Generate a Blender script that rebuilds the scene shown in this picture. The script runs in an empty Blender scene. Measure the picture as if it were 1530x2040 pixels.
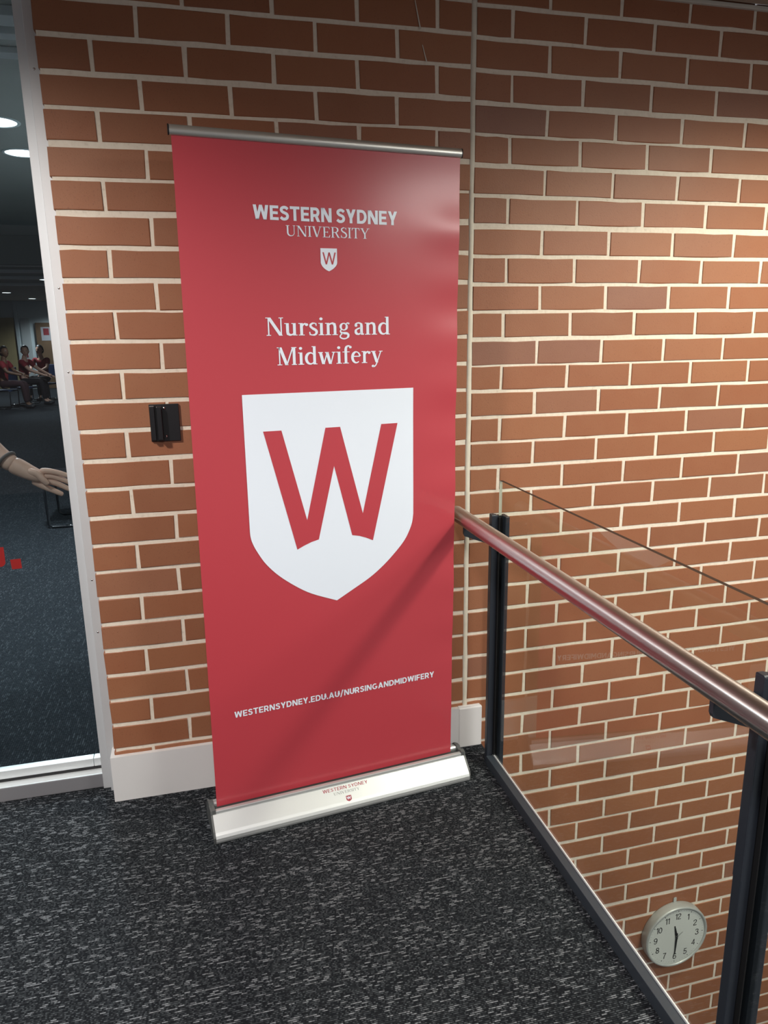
import bpy, bmesh, math, random
from mathutils import Vector, Matrix
random.seed(7)
S = bpy.context.scene
COL = S.collection

# ------------------------------------------------------------------ camera
RM = [[0.9687632, -0.2476283, -0.0133450],[-0.0710154, -0.2254602, -0.9716607],[0.2376020, 0.9422568, -0.2360030]]
CAMPOS = Vector((-0.8687, -2.2795, 1.4793))
FPX = 1455.0
cam = bpy.data.objects.new('camera', bpy.data.cameras.new('camera'))
COL.objects.link(cam)
cam.data.sensor_fit = 'VERTICAL'
cam.data.sensor_height = 36.0
cam.data.lens = FPX / 2040.0 * 36.0
cam.data.clip_start = 0.02
rx, dn, fw = [Vector(v) for v in RM]
cam.matrix_world = Matrix(((rx.x, -dn.x, -fw.x, CAMPOS.x), (rx.y, -dn.y, -fw.y, CAMPOS.y),
                           (rx.z, -dn.z, -fw.z, CAMPOS.z), (0, 0, 0, 1)))
S.camera = cam

def project(p):
    d = Vector(p) - CAMPOS
    z = d.dot(fw)
    if z < 0.05: return (-1e6, -1e6)
    return (765 + FPX * d.dot(rx) / z, 1020 + FPX * d.dot(dn) / z)

# ------------------------------------------------------------------ world, exposure
w = bpy.data.worlds.new('world'); S.world = w; w.use_nodes = True
w.node_tree.nodes['Background'].inputs[0].default_value = (0.98, 0.95, 1.0, 1)
w.node_tree.nodes['Background'].inputs[1].default_value = 0.25
S.view_settings.view_transform = 'Standard'
S.view_settings.look = 'None'
S.view_settings.exposure = -0.30
S.view_settings.gamma = 1.0
S.view_settings.use_curve_mapping = False

# light positions: recessed ceiling downlights on this side of the glass
CEIL = 2.487
ROOM_W = 330
DOWNLIGHTS = [
    # x, y, power, colour, cone (deg), lamp radius
    (-1.95, -1.28, 250, (1.0, 0.93, 0.87), 166, 0.09),
    (1.27, -1.20, 310, (1.0, 0.95, 0.80), 162, 0.15),
    (-0.90, -3.60, 360, (1.0, 0.95, 0.92), 170, 0.15),  # added fill lamp behind the camera, brightens banner and carpet
]
PANEL_E = 62.0     # unseen ceiling panel over the void, added for the sheen on the banner

# ------------------------------------------------------------------ material helpers
def mat(name, col, rough=0.5, metal=0.0, spec=0.5, coat=0.0, coat_rough=0.1, emit=None, estr=0.0):
    m = bpy.data.materials.new(name); m.use_nodes = True
    b = m.node_tree.nodes['Principled BSDF']
    b.inputs['Base Color'].default_value = (*col, 1)
    b.inputs['Roughness'].default_value = rough
    b.inputs['Metallic'].default_value = metal
    b.inputs['Specular IOR Level'].default_value = spec
    b.inputs['Coat Weight'].default_value = coat
    b.inputs['Coat Roughness'].default_value = coat_rough
    if emit:
        b.inputs['Emission Color'].default_value = (*emit, 1)
        b.inputs['Emission Strength'].default_value = estr
    return m

class NT:
    def __init__(s, m):
        s.t = m.node_tree; s.b = s.t.nodes['Principled BSDF']
    def n(s, typ, **kw):
        nd = s.t.nodes.new(typ)
        for k, v in kw.items(): setattr(nd, k, v)
        return nd
    def l(s, a, b): s.t.links.new(a, b)
    def math(s, op, a, b=None, c=None):
        nd = s.n('ShaderNodeMath', operation=op)
        for i, v in enumerate((a, b, c)):
            if v is None: continue
            if isinstance(v, (int, float)): nd.inputs[i].default_value = v
            else: s.l(v, nd.inputs[i])
        return nd.outputs[0]
    def mix(s, fac, a, b):
        nd = s.n('ShaderNodeMix', data_type='RGBA')
        for k, v in ((0, fac), (6, a), (7, b)):
            if isinstance(v, (int, float)): nd.inputs[k].default_value = v
            elif isinstance(v, tuple): nd.inputs[k].default_value = (*v, 1)
            else: s.l(v, nd.inputs[k])
        return nd.outputs[2]
    def noise(s, vec, scale, detail=3, rough=0.55):
        nd = s.n('ShaderNodeTexNoise'); nd.inputs['Scale'].default_value = scale
        nd.inputs['Detail'].default_value = detail; nd.inputs['Roughness'].default_value = rough
        if vec is not None: s.l(vec, nd.inputs['Vector'])
        return nd.outputs[0]
    def ramp(s, fac, stops):
        nd = s.n('ShaderNodeValToRGB'); e = nd.color_ramp.elements
        while len(e) < len(stops): e.new(0.5)
        for i, (p, c) in enumerate(stops):
            e[i].position = p; e[i].color = (*c, 1) if isinstance(c, tuple) else (c, c, c, 1)
        s.l(fac, nd.inputs[0]); return nd.outputs[0]
    def bump(s, h, dist, strength=1.0):
        nd = s.n('ShaderNodeBump'); nd.inputs['Strength'].default_value = strength
        nd.inputs['Distance'].default_value = dist; s.l(h, nd.inputs['Height'])
        s.l(nd.outputs[0], s.b.inputs['Normal'])
    def pos(s): return s.n('ShaderNodeNewGeometry').outputs['Position']

def mat_brick():
    m = mat('brick_clay', (0.30, 0.11, 0.05), 0.52, spec=0.45); t = NT(m); p = t.pos()
    rnd = t.n('ShaderNodeObjectInfo').outputs['Random']
    base = t.ramp(rnd, [(0.0, (0.268, 0.098, 0.047)), (0.35, (0.325, 0.124, 0.057)), (0.7, (0.302, 0.106, 0.049)), (0.93, (0.348, 0.138, 0.064)), (1.0, (0.245, 0.105, 0.072))])
    n1 = t.noise(p, 9, 4); n2 = t.noise(p, 260, 3)
    c = t.mix(t.math('MULTIPLY', n1, 0.35), base, (0.39, 0.20, 0.110))
    pit = t.ramp(n2, [(0.30, 1.0), (0.38, 0.0)])
    c = t.mix(t.math('MULTIPLY', pit, 0.45), c, (0.11, 0.045, 0.03))
    # sparse splashes of mortar and paint left on the faces
    vo = t.n('ShaderNodeTexVoronoi'); vo.inputs['Scale'].default_value = 13.0; t.l(p, vo.inputs['Vector'])
    sc = t.n('ShaderNodeSeparateColor'); t.l(vo.outputs['Color'], sc.inputs[0])
    d2 = t.math('ADD', vo.outputs['Distance'], t.math('MULTIPLY', t.math('SUBTRACT', t.noise(p, 180, 2), 0.5), 0.06))
    sp = t.math('MULTIPLY', t.math('LESS_THAN', d2, t.math('MULTIPLY', sc.outputs[1], 0.055)), t.math('GREATER_THAN', sc.outputs[0], 0.84))
    c = t.mix(t.math('MULTIPLY', sp, 0.55), c, (0.70, 0.60, 0.52))
    t.l(c, t.b.inputs['Base Color'])
    t.bump(t.math('ADD', n2, t.math('MULTIPLY', n1, 2.0)), 0.0006, 0.6)
    return m

def mat_mortar():
    m = mat('mortar', (0.68, 0.57, 0.43), 0.9, spec=0.2); t = NT(m); p = t.pos()
    n = t.noise(p, 70, 5, 0.65)
    t.l(t.ramp(n, [(0.2, (0.62, 0.54, 0.43)), (0.42, (0.80, 0.72, 0.60)), (0.75, (0.86, 0.79, 0.67))]), t.b.inputs['Base Color'])
    t.bump(n, 0.002, 0.6)
    return m

def mat_carpet(name, dark, mid, light, axis=0, amount=0.80, pitch=0.0052, cell=0.017):
    """looped pile: rows of fine dots with scattered pale dashes along the rows"""
    m = mat(name, dark, 0.95, spec=0.1); t = NT(m); p = t.pos()
    sp = t.n('ShaderNodeSeparateXYZ'); t.l(p, sp.inputs[0])
    X, Y = (sp.outputs[0], sp.outputs[1]) if axis == 0 else (sp.outputs[1], sp.outputs[0])
    v = t.math('ADD', t.math('DIVIDE', Y, pitch), t.math('MULTIPLY', t.noise(p, 5, 2), 1.2))
    row = t.math('FLOOR', v)
    wr = t.n('ShaderNodeTexWhiteNoise', noise_dimensions='1D'); t.l(row, wr.inputs['W'])
    def cells(size):
        u = t.math('ADD', t.math('DIVIDE', X, size), t.math('MULTIPLY', wr.outputs[0], 41.0))
        cb = t.n('ShaderNodeCombineXYZ'); t.l(t.math('FLOOR', u), cb.inputs[0]); t.l(row, cb.inputs[1])
        wn = t.n('ShaderNodeTexWhiteNoise', noise_dimensions='2D'); t.l(cb.outputs[0], wn.inputs['Vector'])
        return wn.outputs[0], u
    dash, _ = cells(cell); dot, u2 = cells(0.0040)
    mp = t.n('ShaderNodeMapping'); mp.inputs['Scale'].default_value = (4, 30, 1) if axis == 0 else (30, 4, 1)
    t.l(p, mp.inputs[0])
    dens = t.math('SUBTRACT', t.noise(mp.outputs[0], 1.0, 3), 0.5)
    fl = t.math('GREATER_THAN', dash, t.math('SUBTRACT', amount, t.math('MULTIPLY', dens, 0.7)))
    fv = t.math('ABSOLUTE', t.math('SUBTRACT', t.math('FRACT', v), 0.5))
    shape = t.math('MINIMUM', t.math('MAXIMUM', t.math('MULTIPLY', t.math('SUBTRACT', 0.42, fv), 4.0), 0.0), 1.0)
    c0 = t.mix(t.math('MULTIPLY', t.math('POWER', dot, 2.0), shape), dark, mid)
    k = t.math('MULTIPLY', t.math('MULTIPLY', fl, t.math('ADD', 0.35, t.math('MULTIPLY', dot, 0.65))), shape)
    t.l(t.mix(k, c0, light), t.b.inputs['Base Color'])
    t.bump(t.math('ADD', t.math('MULTIPLY', shape, 0.6), t.math('MULTIPLY', dot, 0.5)), 0.003, 0.6)
    return m

def mat_glass(name, tint, ior=1.5, rough=0.0, gain=1.0):
    m = bpy.data.materials.new(name); m.use_nodes = True; nt = m.node_tree; nt.nodes.clear()
    out = nt.nodes.new('ShaderNodeOutputMaterial'); mx = nt.nodes.new('ShaderNodeMixShader')
    tr = nt.nodes.new('ShaderNodeBsdfTransparent'); gl = nt.nodes.new('ShaderNodeBsdfGlossy')
    fr = nt.nodes.new('ShaderNodeFresnel'); ge = nt.nodes.new('ShaderNodeNewGeometry'); mu = nt.nodes.new('ShaderNodeMath')
    inv = nt.nodes.new('ShaderNodeMath'); inv.operation = 'SUBTRACT'; inv.inputs[0].default_value = gain
    mu.operation = 'MULTIPLY'; fr.inputs['IOR'].default_value = ior
    tr.inputs[0].default_value = (*tint, 1); gl.inputs['Roughness'].default_value = rough
    L = nt.links.new
    L(ge.outputs['Backfacing'], inv.inputs[1]); inv.use_clamp = True
    L(fr.outputs[0], mu.inputs[0]); L(inv.outputs[0], mu.inputs[1])
    L(mu.outputs[0], mx.inputs[0]); L(tr.outputs[0], mx.inputs[1]); L(gl.outputs[0], mx.inputs[2]); L(mx.outputs[0], out.inputs[0])
    return m

def mat_brushed(name, col, rough, metal=1.0, axis_scale=(2, 300, 300)):
    m = mat(name, col, rough, metal); t = NT(m)
    tc = t.n('ShaderNodeTexCoord').outputs['Object']; mp = t.n('ShaderNodeMapping')
    mp.inputs['Scale'].default_value = axis_scale; t.l(tc, mp.inputs[0])
    n = t.noise(mp.outputs[0], 1.0, 3)
    t.l(t.math('ADD', rough - 0.06, t.math('MULTIPLY', n, 0.12)), t.b.inputs['Roughness'])
    return m

def mat_steel():
    """tube brushed around its girth: highlights stretch along its length"""
    m = mat('brushed_steel', (0.60, 0.57, 0.555), 0.30, 1.0); t = NT(m)
    t.b.inputs['Anisotropic'].default_value = 0.8; t.b.inputs['Anisotropic Rotation'].default_value = 0.25
    tg = t.n('ShaderNodeTangent', direction_type='RADIAL', axis='Y'); t.l(tg.outputs[0], t.b.inputs['Tangent'])
    tc = t.n('ShaderNodeTexCoord').outputs['Object']; mp = t.n('ShaderNodeMapping'); mp.inputs['Scale'].default_value = (4, 500, 4); t.l(tc, mp.inputs[0])
    n = t.noise(mp.outputs[0], 1.0, 2); t.l(t.math('ADD', 0.25, t.math('MULTIPLY', n, 0.10)), t.b.inputs['Roughness'])
    return m

def mat_noisy(name, col, rough, amt=0.12, scale=8, spec=0.4):
    m = mat(name, col, rough, spec=spec); t = NT(m); p = t.pos(); n = t.noise(p, scale, 4)
    t.l(t.mix(n, tuple(c * (1 - amt) for c in col), tuple(min(1, c * (1 + amt)) for c in col)), t.b.inputs['Base Color'])
    return m

M = dict(
    brick=mat_brick(), mortar=mat_mortar(),
    sealant=mat_noisy('joint_sealant', (0.72, 0.68, 0.57), 0.7, 0.15, 30),
    carpet=mat_carpet('landing_carpet', (0.009, 0.0105, 0.013), (0.080, 0.090, 0.099), (0.23, 0.245, 0.265), amount=0.85, pitch=0.0046, cell=0.013),
    carpet_in=mat_carpet('room_carpet', (0.016, 0.019, 0.023), (0.050, 0.056, 0.064), (0.080, 0.088, 0.098), axis=1, amount=0.85, pitch=0.008, cell=0.02),
    skirting=mat_noisy('skirting_paint', (0.78, 0.775, 0.77), 0.45, 0.05, 5),
    alu=mat_brushed('door_aluminium', (0.74, 0.76, 0.78), 0.42, 0.30),
    alu_bright=mat('bead_aluminium', (0.80, 0.84, 0.85), 0.38, 0.35),
    alu_sill=mat('sill_aluminium', (0.33, 0.33, 0.35), 0.5, 0.4),
    gasket=mat('black_gasket', (0.008, 0.008, 0.009), 0.5),
    door_glass=mat_glass('door_glass', (0.72, 0.78, 0.80)),
    rail_glass=mat_glass('balustrade_glass', (0.955, 0.975, 0.955), gain=1.0),
    glass_edge=mat('glass_edge', (0.030, 0.017, 0.012), 0.45, spec=0.2),
    glass_edge_clear=mat('glass_end_edge', (0.45, 0.46, 0.38), 0.15),
    slate=mat('slate_powder_coat', (0.022, 0.027, 0.037), 0.36, spec=0.5),
    slate_rail=mat('slate_rail_coat', (0.035, 0.044, 0.056), 0.42, spec=0.6),
    steel=mat_steel(),
    screw=mat('screw_steel', (0.75, 0.75, 0.75), 0.25, 1.0),
    red=mat('banner_red', (0.475, 0.048, 0.066), 0.45, spec=0.4, coat=0.55, coat_rough=0.21),
    print_red=mat('print_red', (0.475, 0.048, 0.066), 0.45, spec=0.4, coat=0.55, coat_rough=0.21),
    white=mat('print_white', (0.79, 0.87, 0.98), 0.45, spec=0.4, coat=0.6, coat_rough=0.2),
    base_alu=mat_brushed('base_aluminium', (0.62, 0.64, 0.645), 0.40, 0.6),
    bar_alu=mat_brushed('bar_aluminium', (0.62, 0.62, 0.58), 0.34, 0.8),
    grey_plastic=mat('grey_plastic', (0.10, 0.105, 0.105), 0.45),
    slot=mat('slot_dark', (0.045, 0.05, 0.05), 0.5),
    logo_red=mat('logo_red', (0.32, 0.03, 0.05), 0.5),
    logo_grey=mat('logo_grey', (0.16, 0.19, 0.19), 0.5),
    black=mat('black_enamel', (0.010, 0.010, 0.012), 0.33),
    clock_case=mat('clock_case', (0.50, 0.53, 0.51), 0.38, 0.25),
    clock_face=mat('clock_face', (0.66, 0.70, 0.66), 0.5),
    clock_lens=mat_glass('clock_lens', (0.98, 0.99, 0.98)),
    ink=mat('clock_ink', (0.012, 0.014, 0.014), 0.4),
    ink_grey=mat('clock_grey', (0.22, 0.24, 0.23), 0.4),
    ceiling=mat_noisy('ceiling_panel', (0.40, 0.31, 0.23), 0.7, 0.12, 14),
    ceil_in=mat_noisy('room_ceiling', (0.42, 0.43, 0.42), 0.7, 0.1, 3),
    trimw=mat('trim_white', (0.62, 0.58, 0.50), 0.6),
    lamp=mat('lamp_diffuser', (1, 1, 1), 0.5, emit=(1.0, 0.97, 0.92), estr=30.0),
    lamp_in=mat('room_lamp_diffuser', (1, 1, 1), 0.5, emit=(0.97, 0.99, 1.0), estr=9.0),
    sheen_lamp=mat('sheen_panel_diffuser', (1, 1, 1), 0.5, emit=(1.0, 0.97, 0.92), estr=PANEL_E),
    plaster=mat_noisy('room_plaster', (0.55, 0.57, 0.57), 0.7, 0.06, 3),
    room_yellow=mat_noisy('room_tan_wall', (0.42, 0.33, 0.17), 0.7, 0.12, 4),
    room_brown=mat_noisy('room_brown_board', (0.17, 0.10, 0.055), 0.7, 0.15, 6),
    room_white=mat('room_white_paint', (0.66, 0.72, 0.74), 0.55),
    poster=mat('poster_paper', (0.42, 0.42, 0.45), 0.5),
    poster_red=mat('poster_red', (0.25, 0.03, 0.04), 0.5),
    sign=mat('sign_grey', (0.16, 0.17, 0.17), 0.6),
    vinyl_red=mat('vinyl_red', (0.30, 0.012, 0.011), 0.5),
    skin=mat_noisy('skin', (0.66, 0.39, 0.29), 0.5, 0.10, 25),
    skin_dark=mat_noisy('skin_deep', (0.20, 0.10, 0.06), 0.5, 0.08, 25),
    polo=mat_noisy('red_polo', (0.26, 0.020, 0.028), 0.8, 0.15, 20),
    trousers=mat_noisy('dark_trousers', (0.018, 0.014, 0.018), 0.85, 0.2, 20),
    maroon=mat_noisy('maroon_trousers', (0.045, 0.018, 0.022), 0.85, 0.2, 20),
    hair=mat('dark_hair', (0.012, 0.009, 0.008), 0.45),
    shoe=mat('dark_shoe', (0.015, 0.016, 0.02), 0.5),
    eye=mat('eye', (0.02, 0.015, 0.012), 0.3),
    lips=mat('lips', (0.33, 0.12, 0.10), 0.5),
    wristband=mat('wristband', (0.11, 0.085, 0.075), 0.7),
    chair_blue=mat('chair_blue', (0.02, 0.045, 0.12), 0.6),
    chrome=mat('chrome', (0.8, 0.8, 0.82), 0.12, 1.0),
    black_tube=mat('black_tube', (0.012, 0.013, 0.016), 0.35),
    bag=mat_noisy('paper_bag', (0.40, 0.24, 0.12), 0.8, 0.15, 15),
    lower=mat_noisy('lower_floor', (0.12, 0.12, 0.13), 0.8, 0.15, 6),
    slab=mat('slab_edge', (0.45, 0.44, 0.42), 0.8),
)

# ------------------------------------------------------------------ mesh helpers
class MB:
    def __init__(s): s.v = []; s.f = []; s.mi = []; s.sm = []
    def add(s, vs, fs, mi=0, smooth=False):
        o = len(s.v); s.v += [tuple(p) for p in vs]
        for f in fs: s.f.append([o + i for i in f]); s.mi.append(mi); s.sm.append(smooth)
        return s
    def box(s, x0, x1, y0, y1, z0, z1, mi=0):
        v = [(x0,y0,z0),(x1,y0,z0),(x1,y1,z0),(x0,y1,z0),(x0,y0,z1),(x1,y0,z1),(x1,y1,z1),(x0,y1,z1)]
        return s.add(v, [(0,3,2,1),(4,5,6,7),(0,1,5,4),(1,2,6,5),(2,3,7,6),(3,0,4,7)], mi)
    def bbox(s, x0, x1, y0, y1, z0, z1, b=0.002, mi=0):
        """box with chamfered edges"""
        bm = bmesh.new(); bmesh.ops.create_cube(bm, size=1.0)
        for v in bm.verts:
            v.co = Vector(((x0+x1)/2 + v.co.x*(x1-x0), (y0+y1)/2 + v.co.y*(y1-y0), (z0+z1)/2 + v.co.z*(z1-z0)))
        bmesh.ops.bevel(bm, geom=list(bm.edges), offset=b, segments=2, profile=0.5, affect='EDGES')
        bm.verts.index_update()
        s.add([v.co for v in bm.verts], [[v.index for v in f.verts] for f in bm.faces], mi); bm.free(); return s
    def tube(s, pts, r, n=16, caps=True, mi=0, smooth=True):
        pts = [Vector(p) for p in pts]; R = r if isinstance(r, (list, tuple)) else [r]*len(pts)
        ref = None; vs = []; fs = []
        for i, p in enumerate(pts):
            a = pts[max(i-1, 0)]; b = pts[min(i+1, len(pts)-1)]; t = (b - a).normalized()
            if ref is None: ref = Vector((0,0,1)) if abs(t.z) < 0.9 else Vector((1,0,0))
            x = (ref - t*ref.dot(t)).normalized(); y = t.cross(x); ref = x
            for k in range(n):
                q = 2*math.pi*k/n; vs.append(p + (x*math.cos(q) + y*math.sin(q))*R[i])
        for i in range(len(pts)-1):
            for k in range(n):
                fs.append((i*n+k, i*n+(k+1) % n, (i+1)*n+(k+1) % n, (i+1)*n+k))
        s.add(vs, fs, mi, smooth)
        if caps:
            o = len(s.v) - len(vs)
            s.f.append([o+k for k in reversed(range(n))]); s.mi.append(mi); s.sm.append(False)
            s.f.append([o+(len(pts)-1)*n+k for k in range(n)]); s.mi.append(mi); s.sm.append(False)
        return s
    def lathe(s, prof, n=48, axis='Z', c=(0,0,0), mi=0, smooth=True):
        vs = []; fs = []; m = len(prof)
        for k in range(n):
            q = 2*math.pi*k/n
            for r, h in prof:
                if axis == 'Z': vs.append((c[0]+r*math.cos(q), c[1]+r*math.sin(q), c[2]+h))
                else: vs.append((c[0]+r*math.cos(q), c[1]+h, c[2]+r*math.sin(q)))
        for k in range(n):
            for i in range(m-1):
                a, b = k*m+i, ((k+1) % n)*m+i
                fs.append((a, b, b+1, a+1))
        return s.add(vs, fs, mi, smooth)
    def extrude_x(s, prof, x0, x1, mi=0, smooth=False, caps=True):
        """profile (y,z) closed polygon extruded along x"""
        n = len(prof); vs = [(x0, y, z) for y, z in prof] + [(x1, y, z) for y, z in prof]
        s.add(vs, [(i, (i+1) % n, n+(i+1) % n, n+i) for i in range(n)], mi, smooth)
        if caps: s.add(vs, [tuple(reversed(range(n))), tuple(range(n, 2*n))], mi)
        return s
    def prism(s, poly, fn, d, mi=0):
        """poly 2D -> slab; fn(a,b,depth) gives a 3D point"""
        n = len(poly); vs = [fn(a, b, 0) for a, b in poly] + [fn(a, b, d) for a, b in poly]
        return s.add(vs, [tuple(range(n)), tuple(reversed(range(n, 2*n)))] + [(i, n+i, n+(i+1) % n, (i+1) % n) for i in range(n)], mi)
    def mesh(s, name, mats):
        me = bpy.data.meshes.new(name); me.from_pydata(s.v, [], s.f)
        for m in (mats if isinstance(mats, (list, tuple)) else [mats]): me.materials.append(M[m])
        for p, a, b in zip(me.polygons, s.mi, s.sm): p.material_index = a; p.use_smooth = b
        bm = bmesh.new(); bm.from_mesh(me); bmesh.ops.recalc_face_normals(bm, faces=bm.faces); bm.to_mesh(me); bm.free()
        me.update(); return me
    def build(s, name, mats, parent=None, loc=None):
        return link(name, s.mesh(name, mats), parent, loc)

def link(name, me, parent=None, loc=None):
    o = bpy.data.objects.new(name, me); COL.objects.link(o)
    if parent: o.parent = parent
    if loc: o.location = loc
    return o
def empty(name, loc=(0, 0, 0), rz=0.0):
    o = bpy.data.objects.new(name, None); COL.objects.link(o); o.location = loc; o.rotation_euler = (0, 0, rz)
    o.empty_display_size = 0.1; return o
def tag(o, label=None, cat=None, group=None, kind=None):
    if label: o['label'] = label
    if cat: o['category'] = cat
    if group: o['group'] = group
    if kind: o['kind'] = kind
    return o
def struct(o, label=None, cat=None): return tag(o, label, cat, kind='structure')
def copy_tree(o, parent=None):
    c = o.copy(); COL.objects.link(c); c.parent = parent
    for ch in list(o.children): copy_tree(ch, c)
    return c

# ------------------------------------------------------------------ brick walls
COURSE, MODULE, JB, JP = 0.086, 0.240, 0.0125, 0.0105
ROW0 = 2.368
RDX = {0: (0.0026, 0.0034), 1: (0.0073, 0.0037), 2: (0.0042, 0.0025), 3: (0.0049, -0.0019), 4: (0.0034, 0.0015), 5: (0.0038, -0.0015), 6: (0.0013, -0.0009), 7: (0.0018, -0.0069), 8: (0.0013, -0.0065), 9: (0.0013, -0.0051), 10: (-0.0048, -0.0044), 11: (-0.0035, -0.0068), 12: (-0.0082, -0.0014), 13: (-0.0046, -0.0006), 14: (-0.0086, 0.0005), 15: (-0.0045, 0.0027), 16: (-0.0107, 0.0022), 17: (-0.0047, 0.0053), 27: (-0.0098, 0.0027), 28: (-0.0124, 0.0058), 29: (-0.0084, 0.0077), 30: (-0.005, 0.0082), 31: (0.0009, 0.0054), 32: (0.0014, 0.0023), 33: (0.0032, 0.0045), 34: (0.0042, 0.003), 35: (0.0084, 0.0028), 36: (0.0092, -0.0007), 37: (0.0106, 0.001), 38: (0.0081, -0.0042), 39: (0.0145, -0.006), 41: (0.019, -0.009), 42: (0.021, -0.01), 43: (0.023, -0.01)}
LDX = {0: (-0.1124, 0.011), 1: (-0.1146, 0.0118), 2: (-0.114, 0.0105), 3: (-0.1174, 0.0077), 4: (-0.1129, 0.0105), 5: (-0.1165, 0.0062), 6: (-0.1159, 0.0086), 7: (-0.1181, 0.0032), 8: (-0.1174, 0.002), 9: (-0.1191, -0.0), 10: (-0.1175, 0.0047), 11: (-0.1189, 0.0054), 12: (-0.1155, 0.0063), 14: (-0.1173, 0.0074), 15: (-0.1192, 0.0046), 16: (-0.1202, 0.0051), 17: (-0.1179, 0.0045), 18: (-0.1196, 0.004), 19: (-0.1235, 0.0053), 20: (-0.1211, 0.0066), 21: (-0.1229, 0.0045), 22: (-0.123, 0.003), 23: (-0.1238, 0.004), 24: (-0.1218, 0.0038), 25: (-0.1283, 0.002)}
def interp(tab, r, k):
    ks = sorted(tab)
    if r <= ks[0]: return tab[ks[0]][k]
    if r >= ks[-1]: return tab[ks[-1]][k]
    for a, b in zip(ks, ks[1:]):
        if a <= r <= b: return tab[a][k] + (tab[b][k]-tab[a][k])*(r-a)/(b-a)

BRICKS = {}
def brick_mesh(length, depth, variant):
    key = (round(length/0.004), depth, variant)
    if key in BRICKS: return BRICKS[key]
    rnd = random.Random(hash(key)); j = lambda a: rnd.uniform(-a, a)
    L = round(length/0.004)*0.004; h = COURSE - JB; b = 0.0016
    hx, hz = L/2, h/2
    out = []; inn = []
    pts = [(-hx,-hz),(-hx/3,-hz),(hx/3,-hz),(hx,-hz),(hx,hz),(hx/3,hz),(-hx/3,hz),(-hx,hz)]
    for (x, z) in pts:
        out.append((x + j(0.0015), b*0.9, z + j(0.0015)))
        sx = -1 if x > hx*0.9 else (1 if x < -hx*0.9 else 0); sz = -1 if z > 0 else 1
        inn.append((x + sx*b + j(0.0005), j(0.0003), z + sz*b + j(0.0005)))
    back = [(x, depth, z) for x, z in pts]
    m = MB(); n = 8
    fs = [(0,1,6,7),(1,2,5,6),(2,3,4,5)]
    fs += [(n+i, n+(i+1) % n, (i+1) % n, i) for i in range(n)] + [(2*n+i, 2*n+(i+1) % n, n+(i+1) % n, n+i) for i in range(n)]
    m.add(inn + out + back, fs)
    BRICKS[key] = m.mesh('brick', 'brick'); return BRICKS[key]

def in_view(x0, x1, z0, z1, mg=40):
    ps = [project((x, 0, z)) for x in (x0, x1) for z in (z0, z1)]
    return max(p[0] for p in ps) > -mg and min(p[0] for p in ps) < 1530+mg and max(p[1] for p in ps) > -mg and min(p[1] for p in ps) < 2040+mg

def lay(parent, x_lo, x_hi, row_lo, row_hi, perp, dz, zmin, all_parts=False):
    rest = MB()
    for r in range(row_lo, row_hi+1):
        zc = ROW0 - COURSE*r + dz(r)
        if zc + COURSE/2 < zmin: continue
        xs = sorted(x for x in perp(r) if x_lo + 0.03 < x < x_hi - 0.03)
        edges = [x_lo - JP/2] + xs + [x_hi + JP/2]
        for a, b in zip(edges, edges[1:]):
            x0, x1 = a + JP/2, b - JP/2
            deep = 0.10 if (a < x_lo and all_parts) else 0.035
            zz0, zz1 = zc - COURSE/2 + JB/2, zc + COURSE/2 - JB/2
            if zz1 > CEIL - 0.012 + 0.02: continue
            if all_parts or in_view(x0, x1, zz0, zz1):
                o = link('brick', brick_mesh(x1-x0, deep, random.randrange(5)), parent)
                o.location = ((x0+x1)/2, random.uniform(-0.0012, 0.0008), zc + random.uniform(-0.0008, 0.0008))
                o.rotation_euler = (0, random.uniform(-0.003, 0.003), 0)
            else:
                b_ = 0.003
                v = [(x0+b_,0,zz0+b_),(x1-b_,0,zz0+b_),(x1-b_,0,zz1-b_),(x0+b_,0,zz1-b_),(x0,b_,zz0),(x1,b_,zz0),(x1,b_,zz1),(x0,b_,zz1),
                     (x0,.035,zz0),(x1,.035,zz0),(x1,.035,zz1),(x0,.035,zz1)]
                rest.add(v, [(0,1,2,3)] + [(4+i,4+(i+1)%4,(i+1)%4,i) for i in range(4)] + [(8+i,8+(i+1)%4,4+(i+1)%4,4+i) for i in range(4)])
    if rest.v:
        o = rest.build('more_bricks', 'brick', parent); o['kind'] = 'stuff'

JX = 0.0085     # half width of the control joint
def perp_l(r):
    x = interp(LDX, r, 0) - (0.12 if r % 2 else 0); return [x - 0.24*k for k in range(-1, 8)]
def perp_r(r):
    x = interp(RDX, r, 0) + (0.24 if r % 2 else 0.12); return [x + 0.24*k for k in range(-1, 16)]

XL = -1.208
wl = MB().box(XL+0.004, -JX+0.004, 0.0024, 0.24, -0.02, CEIL).build('wall_left', 'mortar')
struct(wl, 'red brick wall panel between glass door and vertical joint', 'wall')
lay(wl, XL, -JX, -1, 27, perp_l, lambda r: interp(LDX, r, 1), 0.02, True)
wr = MB().box(JX-0.004, 2.90, 0.0024, 0.24, -3.0, CEIL).build('wall_right', 'mortar')
struct(wr, 'tall red brick wall beyond the glass balustrade, running down past landing', 'wall')
lay(wr, JX, 2.89, -1, 62, perp_r, lambda r: interp(RDX, r, 1), -2.95)
# pale scratch down two bricks near the joint
m = MB()
for a, b, w0, w1 in (((-.182, 2.408), (-.166, 2.336), .0012, .0022), ((-.160, 2.296), (-.147, 2.252), .0012, .0018)):
    m.add([(a[0]-w0, -.0019, a[1]), (a[0]+w0, -.0019, a[1]), (b[0]+w1, -.0019, b[1]), (b[0]-w1, -.0019, b[1])], [(0, 1, 2, 3)])
m.build('chalk_scratch', 'trimw', wl)['kind'] = 'stuff'
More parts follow.
